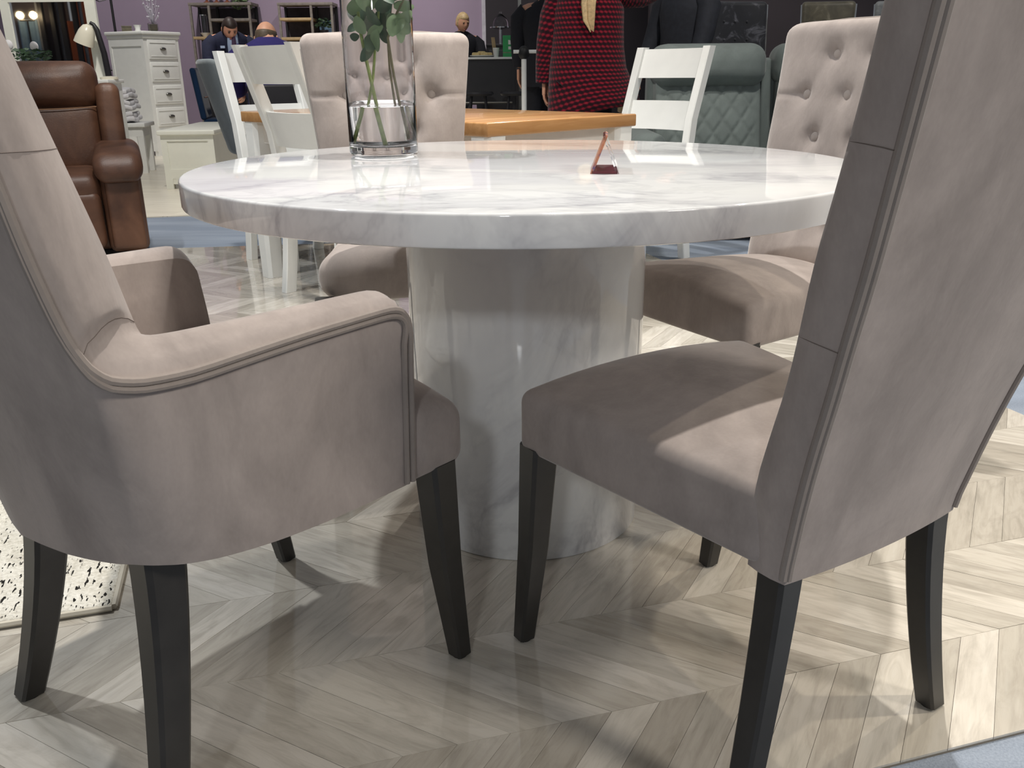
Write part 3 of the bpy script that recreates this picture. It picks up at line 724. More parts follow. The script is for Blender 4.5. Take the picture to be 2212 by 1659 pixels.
c2 = copy_tree(lc); rear_at(c2, (-1.004, 3.894), -1, azV, 'white ladder back chair nearest the camera with its back to us')
c3 = copy_tree(lc); rear_at(c3, (.909, 4.572), -1, azV+180, 'white ladder back chair on the right in front of the grey green sofa')

# ------------------------------------------------------------------ brown leather recliner
rcl = thing('leather_recliner', 'brown leather recliner armchair left of the marble table', 'armchair', (-2.385, 4.56, 0), math.radians(-67.4)+PI/2)
# local: -y is the front, x to image right; front plane y=0
def puff(x0, x1, y0, y1, z0, z1, r, lean=0.0, zb=0.0, bul=0.0):
    mb = MB()
    def fn(p):
        u = (2*(p.x-x0)/(x1-x0)-1); w = (2*(p.z-z0)/(z1-z0)-1)
        return Vector((p.x, p.y+lean*(p.z-zb)-bul*(1-u*u)*(1-w*w) if p.y < (y0+y1)/2 else p.y+lean*(p.z-zb), p.z))
    mb.rbox(x0, x1, y0, y1, z0, z1, r, 5, 8, fn); return mb
obj('body', puff(-.34, .34, .1, .86, .04, .36, .05), 'leather', rcl)
obj('seat_cushion', puff(-.275, .275, .03, .62, .28, .455, .07), 'leather', rcl)
obj('footrest', puff(-.265, .265, .02, .12, .06, .36, .04), 'leather', rcl)
for s in (1, -1):
    a, b = sorted((s*.475, s*.27))
    ar = obj('armrest', puff(a, b, .05, .78, .03, .50, .045), 'leather', rcl)
    mb = MB(); mb.rbox(a-.02, b+.02, -.01, .74, .43, .575, .068, 5, 8, lambda p: Vector((p.x, p.y, p.z-.05*sm(.12, -.02, p.y)+.012*sm(.2, .6, p.y)))); obj('arm_pad', mb, 'leather', ar)
    mb = MB().rbox(a+.022, b-.012, .028, .08, .05, .44, .022, 3, 6); obj('front_panel', mb, 'leather', ar)
    w0, w1 = sorted((s*.43, s*.30)); obj('wing', puff(w0, w1, .52, .80, .48, .895, .05, .22, .48), 'leather', rcl)
bkr = obj('backrest', puff(-.315, .315, .55, .80, .40, .81, .07, .2, .4, .03), 'leather', rcl)
obj('headrest', puff(-.325, .325, .60, .86, .755, 1.015, .085, .12, .75, .05), 'leather', rcl)
obj('stitching', MB().tube([(x, .555+.07-.03*(1-(x/.33)**2), .770-.01*(1-(x/.33)**2)) for x in [-.3+.6*i/16 for i in range(17)]], .003, 5), 'stitch', bkr)

# ------------------------------------------------------------------ grey green sofa with quilted back
sf = thing('reclining_sofa', 'grey green reclining sofa with diamond quilted backs', 'sofa', (0, 0, 0))
SX0, SXM, SX1, SX2 = .88, 1.585, 1.64, 2.37
obj('plinth', MB().box(SX0+.02, SX2+.1, 5.16, 6.0, .001, .08), 'pad', sf, smooth=False)
def quilt(x0, x1, z0, z1, y, lean):
    mb = MB(); n, m = 56, 48; rows = []
    for i in range(m+1):
        z = z0+(z1-z0)*i/m; r = []
        for j in range(n+1):
            u = -1+2*j/n; x = (x0+x1)/2+(x1-x0)/2*u; q1 = ((x-x0)/.115+(z-z0)/.16) % 1; q2 = ((x-x0)/.115-(z-z0)/.16) % 1
            d = min(min(q1, 1-q1), min(q2, 1-q2))*.09; inside = sm(.95, .8, abs(u))
            yy = y+lean*(z-z0)-.05*(1-u**4)*(math.sin(PI*min(max(i/m, .02), .98))**.4)+.012*math.exp(-(d/.008)**2)*inside; r.append((x, yy, z))
        rows.append(r)
    mb.add([p for r in rows for p in r], [(i*(n+1)+j, i*(n+1)+j+1, (i+1)*(n+1)+j+1, (i+1)*(n+1)+j) for i in range(m) for j in range(n)])
    k = len(mb.v); mb.add([(x0, y+.12, z0), (x1, y+.12, z0), (x1, y+.12+lean*(z1-z0), z1), (x0, y+.12+lean*(z1-z0), z1)], [(0, 1, 2, 3)])
    for a, b in (((0, n), (k, k+1)),): pass
    L0 = [i*(n+1) for i in range(m+1)]; R0 = [i*(n+1)+n for i in range(m+1)]
    mb.f.append(tuple(L0+[k+3, k])); mb.f.append(tuple(R0+[k+2, k+1])); mb.f.append(tuple(list(range(n+1))+[k+1, k])); mb.f.append(tuple([m*(n+1)+j for j in range(n+1)]+[k+2, k+3]))
    return mb
for a, b in ((SX0, SXM), (SX1, SX2)):
    bq = obj('quilted_back', quilt(a+.03, b-.03, .40, .87, 5.62, .28), 'sage', sf, angle=70)
    obj('headrest', puff(a, b, 5.66, 5.98, .83, 1.085, .1, .1, .83, .04), 'sage', sf)
    obj('seat_cushion', puff(a, b, 5.08, 5.68, .25, .46, .07), 'sage', sf)
    obj('footrest', puff(a+.02, b-.02, 5.06, 5.14, .07, .3, .03), 'sage', sf)
obj('back_shell', puff(SX0, SX2, 5.86, 6.04, .08, .98, .05), 'sage', sf)
obj('armrest', puff(SX0-.2, SX0+.01, 5.05, 6.0, .06, .60, .08), 'sage', sf); obj('armrest', puff(SX2-.01, SX2+.2, 5.05, 6.0, .06, .60, .08), 'sage', sf)
obj('side_panel', puff(SXM-.005, SX1+.005, 5.72, 5.95, .3, 1.0, .02, .18, .3), 'sage', sf)

# ------------------------------------------------------------------ bedroom furniture on the left
def panel_box(root, x0, x1, y0, y1, z0, z1, mat, fr=.045, dep=.008):
    """recessed panel on the -y face"""
    obj('panel_frame', MB().box(x0, x0+fr, y0-dep, y0, z0, z1).box(x1-fr, x1, y0-dep, y0, z0, z1).box(x0+fr, x1-fr, y0-dep, y0, z1-fr, z1).box(x0+fr, x1-fr, y0-dep, y0, z0, z0+fr*1.6), mat, root, smooth=False)
bx = thing('blanket_box', 'long cream painted blanket box with panelled end', 'blanket box', (-2.985, 7.74, 0), math.radians(4))
obj('body', MB().box(.02, .46, .012, 1.4, .09, .452), 'cream', bx, smooth=False)
panel_box(bx, .02, .46, .012, 1.4, .09, .452, 'cream', .05)
obj('lid', MB().rbox(0, .48, -.02, 1.40, .452, .492, .009, 3, 2), 'cream', bx)
for x in (.02, .40):
    for y in (.0, 1.34): obj('foot', MB().box(x, x+.06, y, y+.06, .0035, .09), 'cream', bx, smooth=False)
obj('plinth', MB().box(.08, .40, .006, .03, .045, .11), 'cream', bx, smooth=False)
dr = thing('tall_chest', 'tall white chest of drawers with cup handles against the mauve wall', 'chest', (-4.27, 11.05, 0), math.radians(63))
CW, CDp = .53, .58
obj('carcass', MB().box(0, CW, 0, CDp, .06, 1.385), 'white', dr, smooth=False)
obj('top', MB().rbox(-.03, CW+.03, -.03, CDp+.03, 1.385, 1.425, .012, 3, 2), 'white', dr)
obj('cornice', MB().rbox(-.015, CW+.015, -.015, CDp+.015, 1.345, 1.386, .01, 2, 2), 'white', dr)
for z0 in (.09, .345, .60, .86, 1.115):
    dw = obj('drawer', MB().rbox(.05, CW-.05, -.012, .01, z0, z0+.215, .004, 2, 1), 'white', dr)
    obj('drawer_bead', MB().box(.075, CW-.075, -.017, -.012, z0+.03, z0+.036).box(.075, CW-.075, -.017, -.012, z0+.18, z0+.186), 'white', dw, smooth=False)
    obj('cup_handle', MB().ball((CW/2, -.016, z0+.115), (.045, .022, .02), 14, 8), 'pewter', dw)
obj('side_frame', MB().box(-.008, 0, 0, .04, .06, 1.345).box(-.008, 0, CDp-.04, CDp, .06, 1.345).box(-.008, 0, .04, CDp-.04, 1.26, 1.345).box(-.008, 0, .04, CDp-.04, .06, .16), 'white', dr, smooth=False)
for x in (0, CW-.06):
    for y in (0, CDp-.06): obj('foot', MB().box(x, x+.06, y, y+.06, .0035, .06), 'white', dr, smooth=False)
# on the chest
R33 = Matrix.Rotation(math.radians(63), 4, 'Z'); C0 = Vector((-4.27, 11.05, 0))
def on_chest(x, y): return C0+(R33 @ Vector((x, y, 0)))+Vector((0, 0, 1.425))
p = on_chest(.10, .36); tr = thing('trinket_box', 'small olive trinket box on top of the tall chest', 'box', tuple(p), .4)
obj('body', MB().rbox(-.055, .055, -.04, .04, 0, .05, .004, 2, 1), 'olivevel', tr); obj('lid', MB().rbox(-.058, .058, -.043, .043, .05, .066, .004, 2, 1), 'olivevel', tr)
p = on_chest(.14, .22); cu = thing('tea_light_cup', 'small white cup on top of the tall chest', 'cup', tuple(p))
obj('cup', MB().lathe([(.03, 0), (.034, .012), (.028, .03), (.042, .07), (.045, .074), (.038, .07), (.024, .03), (.002, .026)], 20), 'white', cu)
p = on_chest(.30, .14); gv = thing('glass_flower_vase', 'square glass vase of dried sprigs on the tall chest', 'vase', tuple(p), .5)
obj('glass', MB().rbox(-.055, .055, -.055, .055, 0, .10, .008, 2, 1), 'glass', gv); obj('moss', MB().rbox(-.045, .045, -.045, .045, .012, .085, .01, 2, 2), 'olivevel', gv)
random.seed(3); sp = MB()
for i in range(26):
    a = random.uniform(0, 2*PI); r = random.uniform(.02, .1); h = random.uniform(.15, .38); sp.tube([(0, 0, .08), (r*.4*math.cos(a), r*.4*math.sin(a), h*.6), (r*math.cos(a), r*math.sin(a), h)], .0025, 4); sp.ball((r*math.cos(a), r*math.sin(a), h), .011, 6, 5)
obj('dried_sprigs', sp, 'trimw', gv)
# bench with folded blankets
bn = thing('end_of_bed_bench', 'white bench with folded blankets beside the leather recliner', 'bench', (-4.42, 8.95, 0), math.radians(8))
obj('seat', MB().rbox(0, .82, 0, .42, .45, .49, .008, 2, 2), 'white', bn); obj('apron', MB().box(.04, .78, .03, .39, .36, .45), 'white', bn, smooth=False)
for x in (.03, .72):
    for y in (.03, .32): obj('leg', MB().post([(x+.035, y+.035, .45), (x+.035, y+.035, .0035)], [.07, .055]), 'white', bn, angle=20)
for i, (dx, w) in enumerate(((0, .30), (.02, .28), (.05, .24))):
    def wav(p, i=i): return Vector((p.x+.01*math.sin(p.y*40+i), p.y, p.z+.010*math.sin(p.x*26+i*2+p.y*18)))
    b = thing('folded_blanket', ('white folded blanket at the bottom of the pile on the bench', 'white folded blanket in the middle of the pile on the bench', 'white folded blanket on top of the pile on the bench')[i], 'blanket', (-4.00, 9.0, .502+i*.112), math.radians(8), 'folded blankets on the bench')
    obj('fold', MB().rbox(dx, dx+w, .03, .36, 0, .046, .02, 4, 8, wav), 'towel', b); obj('fold', MB().rbox(dx+.01, dx+w-.015, .035, .35, .044, .09, .02, 4, 8, wav), 'towel', b)
# dressing chest, mirror, lamp
dc = thing('dressing_chest', 'white dressing chest behind the leather recliner', 'chest', (-5.1, 7.55, 0))
obj('carcass', MB().box(0, 1.84, 0, .28, .08, .875), 'white', dc, smooth=False); obj('top', MB().rbox(-.02, 1.86, -.02, .30, .875, .905, .008, 2, 2), 'white', dc)
for z0 in (.12, .38, .64):
    for x0 in (.05, .98):
        d_ = obj('drawer', MB().rbox(x0, x0+.86, -.014, .01, z0, z0+.22, .005, 2, 1), 'white', dc); obj('knob', MB().ball((x0+.43, -.028, z0+.11), .018, 10, 6), 'pewter', d_)
for x in (0, 1.78):
    for y in (0, .22): obj('foot', MB().box(x, x+.06, y, y+.06, .0035, .08), 'white', dc, smooth=False)
mi = thing('framed_mirror', 'white framed mirror standing on the dressing chest', 'mirror', (-4.145, 7.80, .905))
obj('frame', MB().box(0, .07, 0, .03, 0, .69).box(.69, .775, 0, .03, 0, .69).box(.07, .69, 0, .03, .60, .69).box(.07, .69, 0, .03, 0, .07), 'cream', mi, smooth=False)
obj('mirror_glass', MB().box(.07, .69, .012, .02, .07, .60), 'mirror', mi, smooth=False)
obj('easel_back', MB().box(.35, .42, .03, .035, 0, .3), 'cream', mi, smooth=False)
lp = thing('desk_lamp', 'ivory dome desk lamp with black arm behind the recliner', 'lamp', (-3.30, 7.70, .905))
obj('base', MB().lathe([(.07, 0), (.07, .018), (.02, .026), (.012, .03)], 24), 'lampwhite', lp)
obj('arm', MB().tube([(0, 0, .026), (-.01, 0, .2), (-.04, 0, .38), (-.06, 0, .42), (-.085, 0, .435)], [.026, .024, .022, .016, .014], 10), 'blackmetal', lp)
sh = MB().lathe([(.012, .06), (.04, .045), (.062, .0), (.074, -.06), (.078, -.10), (.074, -.098), (.058, .0), (.012, .05)], 28, cap=False); sh.xf(Matrix.Translation((-.115, -.02, .365)) @ Matrix.Rotation(math.radians(24), 4, 'Y'))
obj('shade', sh, 'lampwhite', lp)
# plant and cloth by the mirror
pl = thing('dark_pot_plant', 'dark leafy plant standing in front of the mirror', 'plant', (-3.98, 7.66, .905))
obj('pot', MB().lathe([(.05, 0), (.065, .09), (.06, .09), (.048, .01)], 18), 'blackmetal', pl)
random.seed(5); lf = MB()
for i in range(90):
    a, b_ = random.uniform(0, 2*PI), random.uniform(-.3, 1.2); r = random.uniform(.05, .12); c_ = Vector((math.cos(a)*math.cos(b_)*r, math.sin(a)*math.cos(b_)*r, .14+math.sin(b_)*r*1.1)); s_ = random.uniform(.018, .032)
    q = Matrix.Rotation(random.uniform(0, 6), 3, 'Z') @ Matrix.Rotation(random.uniform(0, 3), 3, 'X'); lf.add([tuple(c_+q @ Vector(v)) for v in ((-s_, 0, 0), (0, -s_*.5, .004), (s_, 0, 0), (0, s_*.5, .004))], [(0, 1, 2, 3)])
fo_ = obj('foliage', lf, 'leafdark', pl); fo_['kind'] = 'stuff'
obj('white_bloom', MB().ball((-.05, -.05, .27), (.035, .03, .04), 10, 8), 'towel', pl)
cl = thing('pale_cloth', 'pale crumpled cloth lying before the mirror', 'cloth', (-3.76, 7.64, .905))
obj('cloth', MB().rbox(-.14, .13, -.06, .06, 0, .075, .035, 5, 10, lambda p: Vector((p.x, p.y, p.z*(1-.5*(p.x/.14)**2)+.012*math.sin(p.x*60)*(p.z > .02)))), 'greywood', cl)
# what the mirror reflects stands left of the frame
MYP = 7.812; RY = 3.6; VYR = 2*MYP-RY
def mx(px, py=60): return at(px, py, VYR).x
cr = thing('clothes_rail', 'row of dark posts with curtains and orange boards reflected in the mirror', 'rail', (0, RY, 0))
obj('orange_board', MB().box(mx(152), mx(197), -.20, -.17, .0, 2.2), 'orange', cr, smooth=False)
obj('orange_board', MB().box(mx(130), mx(150), -.20, -.17, .0, 1.6), 'orange', cr, smooth=False)
obj('grey_board', MB().box(mx(10), mx(131), -.30, -.27, .0, 2.4), 'brownwall', cr, smooth=False)
for a in (94, 118, 140, 166): obj('post', MB().post([(mx(a), 0, -.0035), (mx(a), 0, 2.4)], [.06, .06]), 'blackmetal', cr, smooth=False)
obj('rail', MB().tube([(mx(10), 0, 2.38), (mx(200), 0, 2.38)], .02), 'blackmetal', cr)
def drape(x0, x1, y, z0, z1, amp=.02, f=60):
    rows = [[(x0+(x1-x0)*j/30, y+amp*math.sin(j/30*f*(x1-x0)), z) for j in range(31)] for z in (z0, z1)]
    mb = MB(); mb.add(rows[0]+rows[1], [(j, j+1, j+32, j+31) for j in range(30)]); k = mb.v[:]; mb.add([(x, y2+.006, z) for x, y2, z in k], [(j+31, j+32, j+1, j) for j in range(30)]); return mb
obj('curtain', drape(mx(34), mx(78), -.08, .05, 1.62), 'bluecloth', cr); obj('curtain', drape(mx(79), mx(90), -.05, .05, 2.3), 'greycloth', cr)
obj('curtain', drape(mx(123), mx(130), -.05, .05, 2.3), 'greycloth', cr); obj('curtain', drape(mx(172), mx(180), -.05, .05, 2.3), 'greycloth', cr)
lq = at(57, 33, 2*MYP-3.75)
cdl = thing('lit_candle_lamp', 'small lamp with two glowing bulbs reflected in the mirror', 'lamp', (lq.x, 3.75, 0))
obj('stand', MB().tube([(0, 0, -.0035), (0, 0, lq.z-.06)], .012).tube([(-.09, 0, lq.z-.06), (.09, 0, lq.z-.06)], .01), 'blackmetal', cdl)
for x in (-.08, .085): obj('bulb', MB().ball((x, 0, lq.z), .042, 12, 8), 'bulb', cdl)

# ------------------------------------------------------------------ grey and blue chairs behind
gc = thing('grey_tub_chair', 'tall grey upholstered chair with slim metal legs left of the white chairs', 'chair', (-1.66, 6.3, 0), facing(14))
def gback(p):
    t = (p.z-.42)/(1.03-.42); w = .8+.22*t-.10*max(0, t-.75)*4*0
    return Vector((p.x*w, p.y-.16*t-.0*t*t+.10*(p.x/.25)**2, p.z))
obj('backrest', MB().rbox(-.25, .25, -.27, -.19, .42, 1.03, .035, 4, 10, gback), 'greyvel', gc)
obj('seat', MB().rbox(-.235, .235, -.22, .24, .40, .49, .04, 4, 8), 'greyvel', gc)
for x in (-.19, .19):
    for y in (-.2, .2): obj('leg', MB().tube([(x, y, .41), (x*1.15, y*1.2, .0035)], .009, 8), 'chrome', gc)
bc = thing('blue_side_chair', 'dark blue upholstered chair half hidden behind the grey chair', 'chair', (-2.90, 9.52, 0), facing(10))
obj('backrest', MB().rbox(-.23, .23, -.25, -.19, .50, 1.0, .03, 4, 8, lambda p: Vector((p.x, p.y-.12*(p.z-.5), p.z))), 'navychair', bc)
obj('seat', MB().rbox(-.23, .23, -.23, .23, .43, .51, .03, 4, 6), 'navychair', bc)
for x in (-.19, .19):
    for y in (-.19, .19): obj('leg', MB().tube([(x, y, .44), (x*1.1, y*1.1, .0035)], .011, 8), 'blackmetal', bc)
obj('back_rail', MB().tube([(-.22, -.19, .72), (.22, -.19, .72)], .006, 6), 'chrome', bc)

# ------------------------------------------------------------------ shelving units on the mauve wall
def shelving(name, label, x0, x1, posts, boards):
    r = thing(name, label, 'shelving', (x0, 12.58, 0), 0, 'metal framed shelving units'); w = x1-x0
    for x in posts:
        for y in (0.0, .36): obj('post', MB().box(x-.015, x+.015, y, y+.03, .0035, 1.80), 'blackmetal' if y else 'greywood', r, smooth=False)
    for a, b, z, m in boards: obj('shelf', MB().rbox(a, b, -.005, .38, z, z+.034, .004, 1, 1), m, r)
    obj('back_panel', MB().box(0, w, .385, .395, .1, 1.78), 'backboard', r, smooth=False); return r
shelving('shelving_unit', 'grey wood shelving unit behind the two seated men', -4.19, -3.40, (.0, .245, .775), [(-.02, .81, 1.795, 'greywood'), (.245, .775, 1.60, 'greywood'), (0, .775, 1.38, 'tanwood'), (0, .775, .95, 'tanwood'), (0, .775, .5, 'greywood'), (0, .775, .12, 'greywood')])
shelving('shelving_unit', 'narrower grey shelving unit nearer the vase', -3.02, -2.33, (0, .42, .69), [(-.02, .71, 1.785, 'greywood'), (0, .42, 1.60, 'tanwood'), (0, .69, 1.36, 'tanwood'), (0, .69, .95, 'tanwood'), (0, .69, .5, 'greywood'), (0, .69, .12, 'greywood')])
def bushy(name, label, loc, r, n, seed, mat='leafdark', pot=True):
    t = thing(name, label, 'plant', loc); random.seed(seed); mb = MB()
    if pot: obj('pot', MB().lathe([(.04, 0), (.06, .09), (.055, .09), (.038, .01)], 16), 'blackmetal', t)
    for i in range(n):
        a, b_ = random.uniform(0, 2*PI), random.uniform(-.5, 1.4); q_ = r*random.uniform(.45, 1); c_ = Vector((math.cos(a)*math.cos(b_)*q_*1.2, math.sin(a)*math.cos(b_)*q_*.7, .10+r*.5+math.sin(b_)*q_*.8)); s_ = random.uniform(.02, .038)
        q = Matrix.Rotation(random.uniform(0, 6), 3, 'Z') @ Matrix.Rotation(random.uniform(0, 3), 3, 'X'); mb.add([tuple(c_+q @ Vector(v)) for v in ((-s_, 0, 0), (0, -s_*.45, .004), (s_, 0, 0), (0, s_*.45, .004))], [(0, 1, 2, 3)])
    o = obj('foliage', mb, mat, t); o['kind'] = 'stuff'
bushy('bushy_plant', 'bushy green plant on the shelving above the bald man', (-3.545, 12.70, 1.634), .14, 150, 8, 'leaf', False)
bushy('small_plant', 'small dark plant in the narrower shelving unit', (-2.47, 12.72, 1.394), .11, 80, 9)
ln = thing('glass_lantern', 'glass storm lantern with a white bowl foot on the grey shelving', 'lantern', (-4.06, 12.7, 1.414))
obj('bowl', MB().lathe([(.03, 0), (.035, .008), (.065, .045), (.068, .05), (.06, .046), (.03, .014)], 20), 'white', ln); obj('chimney', MB().lathe([(.048, .05), (.05, .26), (.046, .26), (.044, .05)], 20), 'glass', ln); obj('rim', MB().lathe([(.05, .26), (.052, .275), (.044, .275)], 20), 'chrome', ln)
for i, x in enumerate((-4.0, -3.87, -3.73)):
    o = thing('copper_ornament', ('copper ornament at the left on top of the grey shelving', 'copper ornament in the middle on top of the grey shelving', 'copper ornament at the right on top of the grey shelving')[i], 'ornament', (x, 12.72, 1.8295), 0, 'copper ornaments on the shelving')
    obj('foot', MB().lathe([(.045, 0), (.045, .012), (.014, .03)], 16), 'foil', o); obj('body', MB().lathe([(.014, .03), (.02, .08), (.045, .15), (.05, .2), (.03, .25), (.01, .27)], 16), 'foil', o)
pc = thing('picture_card', 'pale blue grey house shaped picture leaning in the narrower shelving', 'picture', (-2.47, 12.86, 1.394))
obj('board', MB().add([(-.09, 0, 0), (.09, 0, 0), (.09, .01, .16), (0, .01, .25), (-.09, .01, .14), (-.09, .02, 0), (.09, .02, 0), (.09, .03, .16), (0, .03, .25), (-.09, .03, .14)], [(0, 1, 2, 3, 4), (9, 8, 7, 6, 5), (0, 5, 6, 1), (1, 6, 7, 2), (2, 7, 8, 3), (3, 8, 9, 4), (4, 9, 5, 0)]), 'bluecloth', pc, smooth=False)
# slim black rack by the tall chest
rk = thing('black_metal_rack', 'slim black metal rack behind the desk lamp', 'rack', (at(204, 20, 12.2).x, 12.2, 0))
for x in (0, .225): obj('post', MB().tube([(x, 0, .0035), (x, 0, 2.0)], .017, 8), 'blackmetal', rk)
obj('cross_bar', MB().tube([(0, 0, 1.86), (.11, -.08, 1.82), (.225, 0, 1.86)], .006, 6).tube([(0, 0, 1.0), (.225, 0, 1.0)], .008, 6), 'blackmetal', rk)

# ------------------------------------------------------------------ people
def skin(verts, edges, sub=1):
    """verts: (x,y,z,rx[,ry]) -> evaluated mesh data"""
    me = bpy.data.meshes.new('tmp'); me.from_pydata([v[:3] for v in verts], edges, []); o = bpy.data.objects.new('tmp', me); COL.objects.link(o)
    o.modifiers.new('s', 'SKIN'); sv = me.skin_vertices[0].data if me.skin_vertices else None
    if sv is None: me.attributes
    for i, v in enumerate(verts): sv[i].radius = (v[3], v[4] if len(v) > 4 else v[3]); sv[i].use_root = (i == 0)
    m = o.modifiers.new('d', 'SUBSURF'); m.levels = sub; m.render_levels = sub
    bpy.context.view_layer.update(); e = bpy.data.meshes.new_from_object(o.evaluated_get(bpy.context.evaluated_depsgraph_get()))
    mb = MB().add([tuple(v.co) for v in e.vertices], [tuple(p.vertices) for p in e.polygons]); bpy.data.objects.remove(o); bpy.data.meshes.remove(me); bpy.data.meshes.remove(e); return mb
def head_mb(fat=1.0):
    def f(v):
        x, y, z = v; w = 1.0
        if z < -.2: w = 1-.30*sm(-.2, -1, z)
        y2 = y*(1.0 if y < 0 else 1.0); nose = .22*math.exp(-((x/.16)**2+((z+.12)/.20)**2)) if y > .5 else 0
        sock = .07*(math.exp(-(((x-.38)/.2)**2+((z-.08)/.13)**2))+math.exp(-(((x+.38)/.2)**2+((z-.08)/.13)**2))) if y > .3 else 0
        chin = .10*math.exp(-((x/.3)**2+((z+.82)/.2)**2)) if y > 0 else 0
        return Vector((x*w, y2*(1-.12*sm(-.3, -1, z))+nose-sock+chin, z))
    mb = MB().ball((0, 0, 0), (.076*fat, .096, .118), 28, 20, f)
    for s in (1, -1): mb.ball((s*.078*fat, -.008, -.012), (.010, .018, .03), 8, 6)
    return mb
def hand_mb(side=1):
    """hand hanging along -z from the wrist at the origin, palm toward +x*side, thumb toward +y"""
    mb = MB().rbox(-.013, .013, -.04, .04, -.095, .006, .012, 3, 3)
    for y, L in ((-.031, .062), (-.010, .078), (.011, .082), (.031, .074)):
        mb.tube([(0, y, -.088), (side*.004, y, -.088-L*.4), (side*.014, y, -.088-L*.75), (side*.026, y, -.088-L*.95)], [.0095, .009, .008, .0065], 8)
    mb.tube([(side*.003, .034, -.03), (side*.012, .058, -.055), (side*.018, .064, -.085), (side*.02, .062, -.105)], [.013, .0115, .010, .008], 8); return mb
def hair_mb(kind):
    def keep(v):
        return True
    def f(v):
        x, y, z = v; k = 1.0
        if kind == 'short':      # crown, back and sides; face open
            if y > .35 and z < .45: k = .72
            if z < -.35: k = .7
        if kind == 'bald':
            if z > .42 or y > .15: k = .8
            if z < -.6: k = .75
        return Vector((x*k, y*k, z*k))
    return MB().ball((0, 0, 0), (.084, .103, .125), 28, 18, f)
def person(name, label, loc, az, body, cloth, head, hair, hairmat, skinm, hands=(), fat=1.0, head_extra=None, group=None):
    """body: (verts, edges) inner skeleton; cloth: list of (name, verts, edges, mat); head: (x,y,z,yaw,pitch)"""
    t = thing(name, label, 'person', loc, facing(az), group)
    mb = skin(*body); H = Matrix.Translation(head[:3]) @ Matrix.Rotation(math.radians(head[3]), 4, 'Z') @ Matrix.Rotation(math.radians(head[4]), 4, 'X')
    hm = head_mb(fat); hm.xf(H); mb.add(hm.v, hm.f)
    for mt, side in hands:
        h = hand_mb(side); h.xf(mt); mb.add(h.v, h.f)
    obj('body', mb, skinm, t, angle=80)
    for nm, v, e, m in cloth: obj(nm, skin(v, e), m, t, angle=80)
    if hair:
        h = hair_mb(hair); h.xf(H); obj('hair', h, hairmat, t, angle=80)
    for s in (1, -1): o = MB().ball((s*.029, .086, .010), (.011, .008, .006), 8, 6); o.xf(H); obj('eye', o, 'eyem', t)
    o = MB().ball((0, .088, -.062), (.024, .008, .006), 10, 6); o.xf(H); obj('mouth', o, 'lips', t)
    for s in (1, -1): o = MB().ball((s*.030, .090, .030), (.018, .006, .004), 8, 6); o.xf(H); obj('eyebrow', o, hairmat, t)
    return t, H
def jacket(t, rings_, arms, mat, uvk=None):
    R = [[(rx*math.cos(2*PI*j/28), cy+ry*math.sin(2*PI*j/28), z) for j in range(28)] for z, cy, rx, ry in rings_]
    j_ = obj('jacket', MB().loft(R), mat, t, angle=80)
    for pts, rad in arms: obj('sleeve', MB().tube(pts, rad, 12), mat, j_, angle=80)
    return j_
def seated_jacket(t, L, mat, dz, sh=.19, arm_fwd=.25):
    R = [(.56+dz, -.05, .20, .15), (.72+dz, -.04+.3*L, .185, .145), (.86+dz, -.035+.55*L, .20, .15), (.96+dz, -.03+.75*L, .215, .145), (1.02+dz, -.025+.85*L, .19, .12), (1.06+dz, -.02+.95*L, .12, .09), (1.085+dz, -.02+1.0*L, .072, .07)]
    A = []
    for s in (1, -1): A.append(([(s*(sh-.03), -.03+L*.78, .985+dz), (s*(sh+.03), -.01+L*.75, .93+dz), (s*(sh+.055), .03+L*.7, .80+dz), (s*(sh+.05), .09+L*.6, .71+dz), (s*(sh+.01), .10+arm_fwd*.5+L*.5, .715+dz), (s*(sh-.02), .10+arm_fwd*.93+L*.5, .735+dz)], [.075, .085, .074, .066, .058, .05]))
    return jacket(t, R, A, mat)
def standing_jacket(t, k, mat, sh, f):
    R = [(.78*k, 0, .205, .155), (.95*k, 0, .20, .155), (1.15*k, 0, .19, .15), (1.30*k, 0, .215, .155), (1.40*k, 0, .205, .135), (1.45*k, .005, .13, .095), (1.485*k, .01, .075, .072)]
    A = [([(s*(sh-.03), 0, 1.405*k), (s*(sh+.035), .0, 1.34*k), (s*(sh+.055), f*.3, 1.16*k), (s*(sh+.06), f*.6, 1.04*k), (s*(sh+.06), f*.95, .955*k)], [.078, .085, .072, .062, .054]) for s in (1, -1)]
    return jacket(t, R, A, mat)
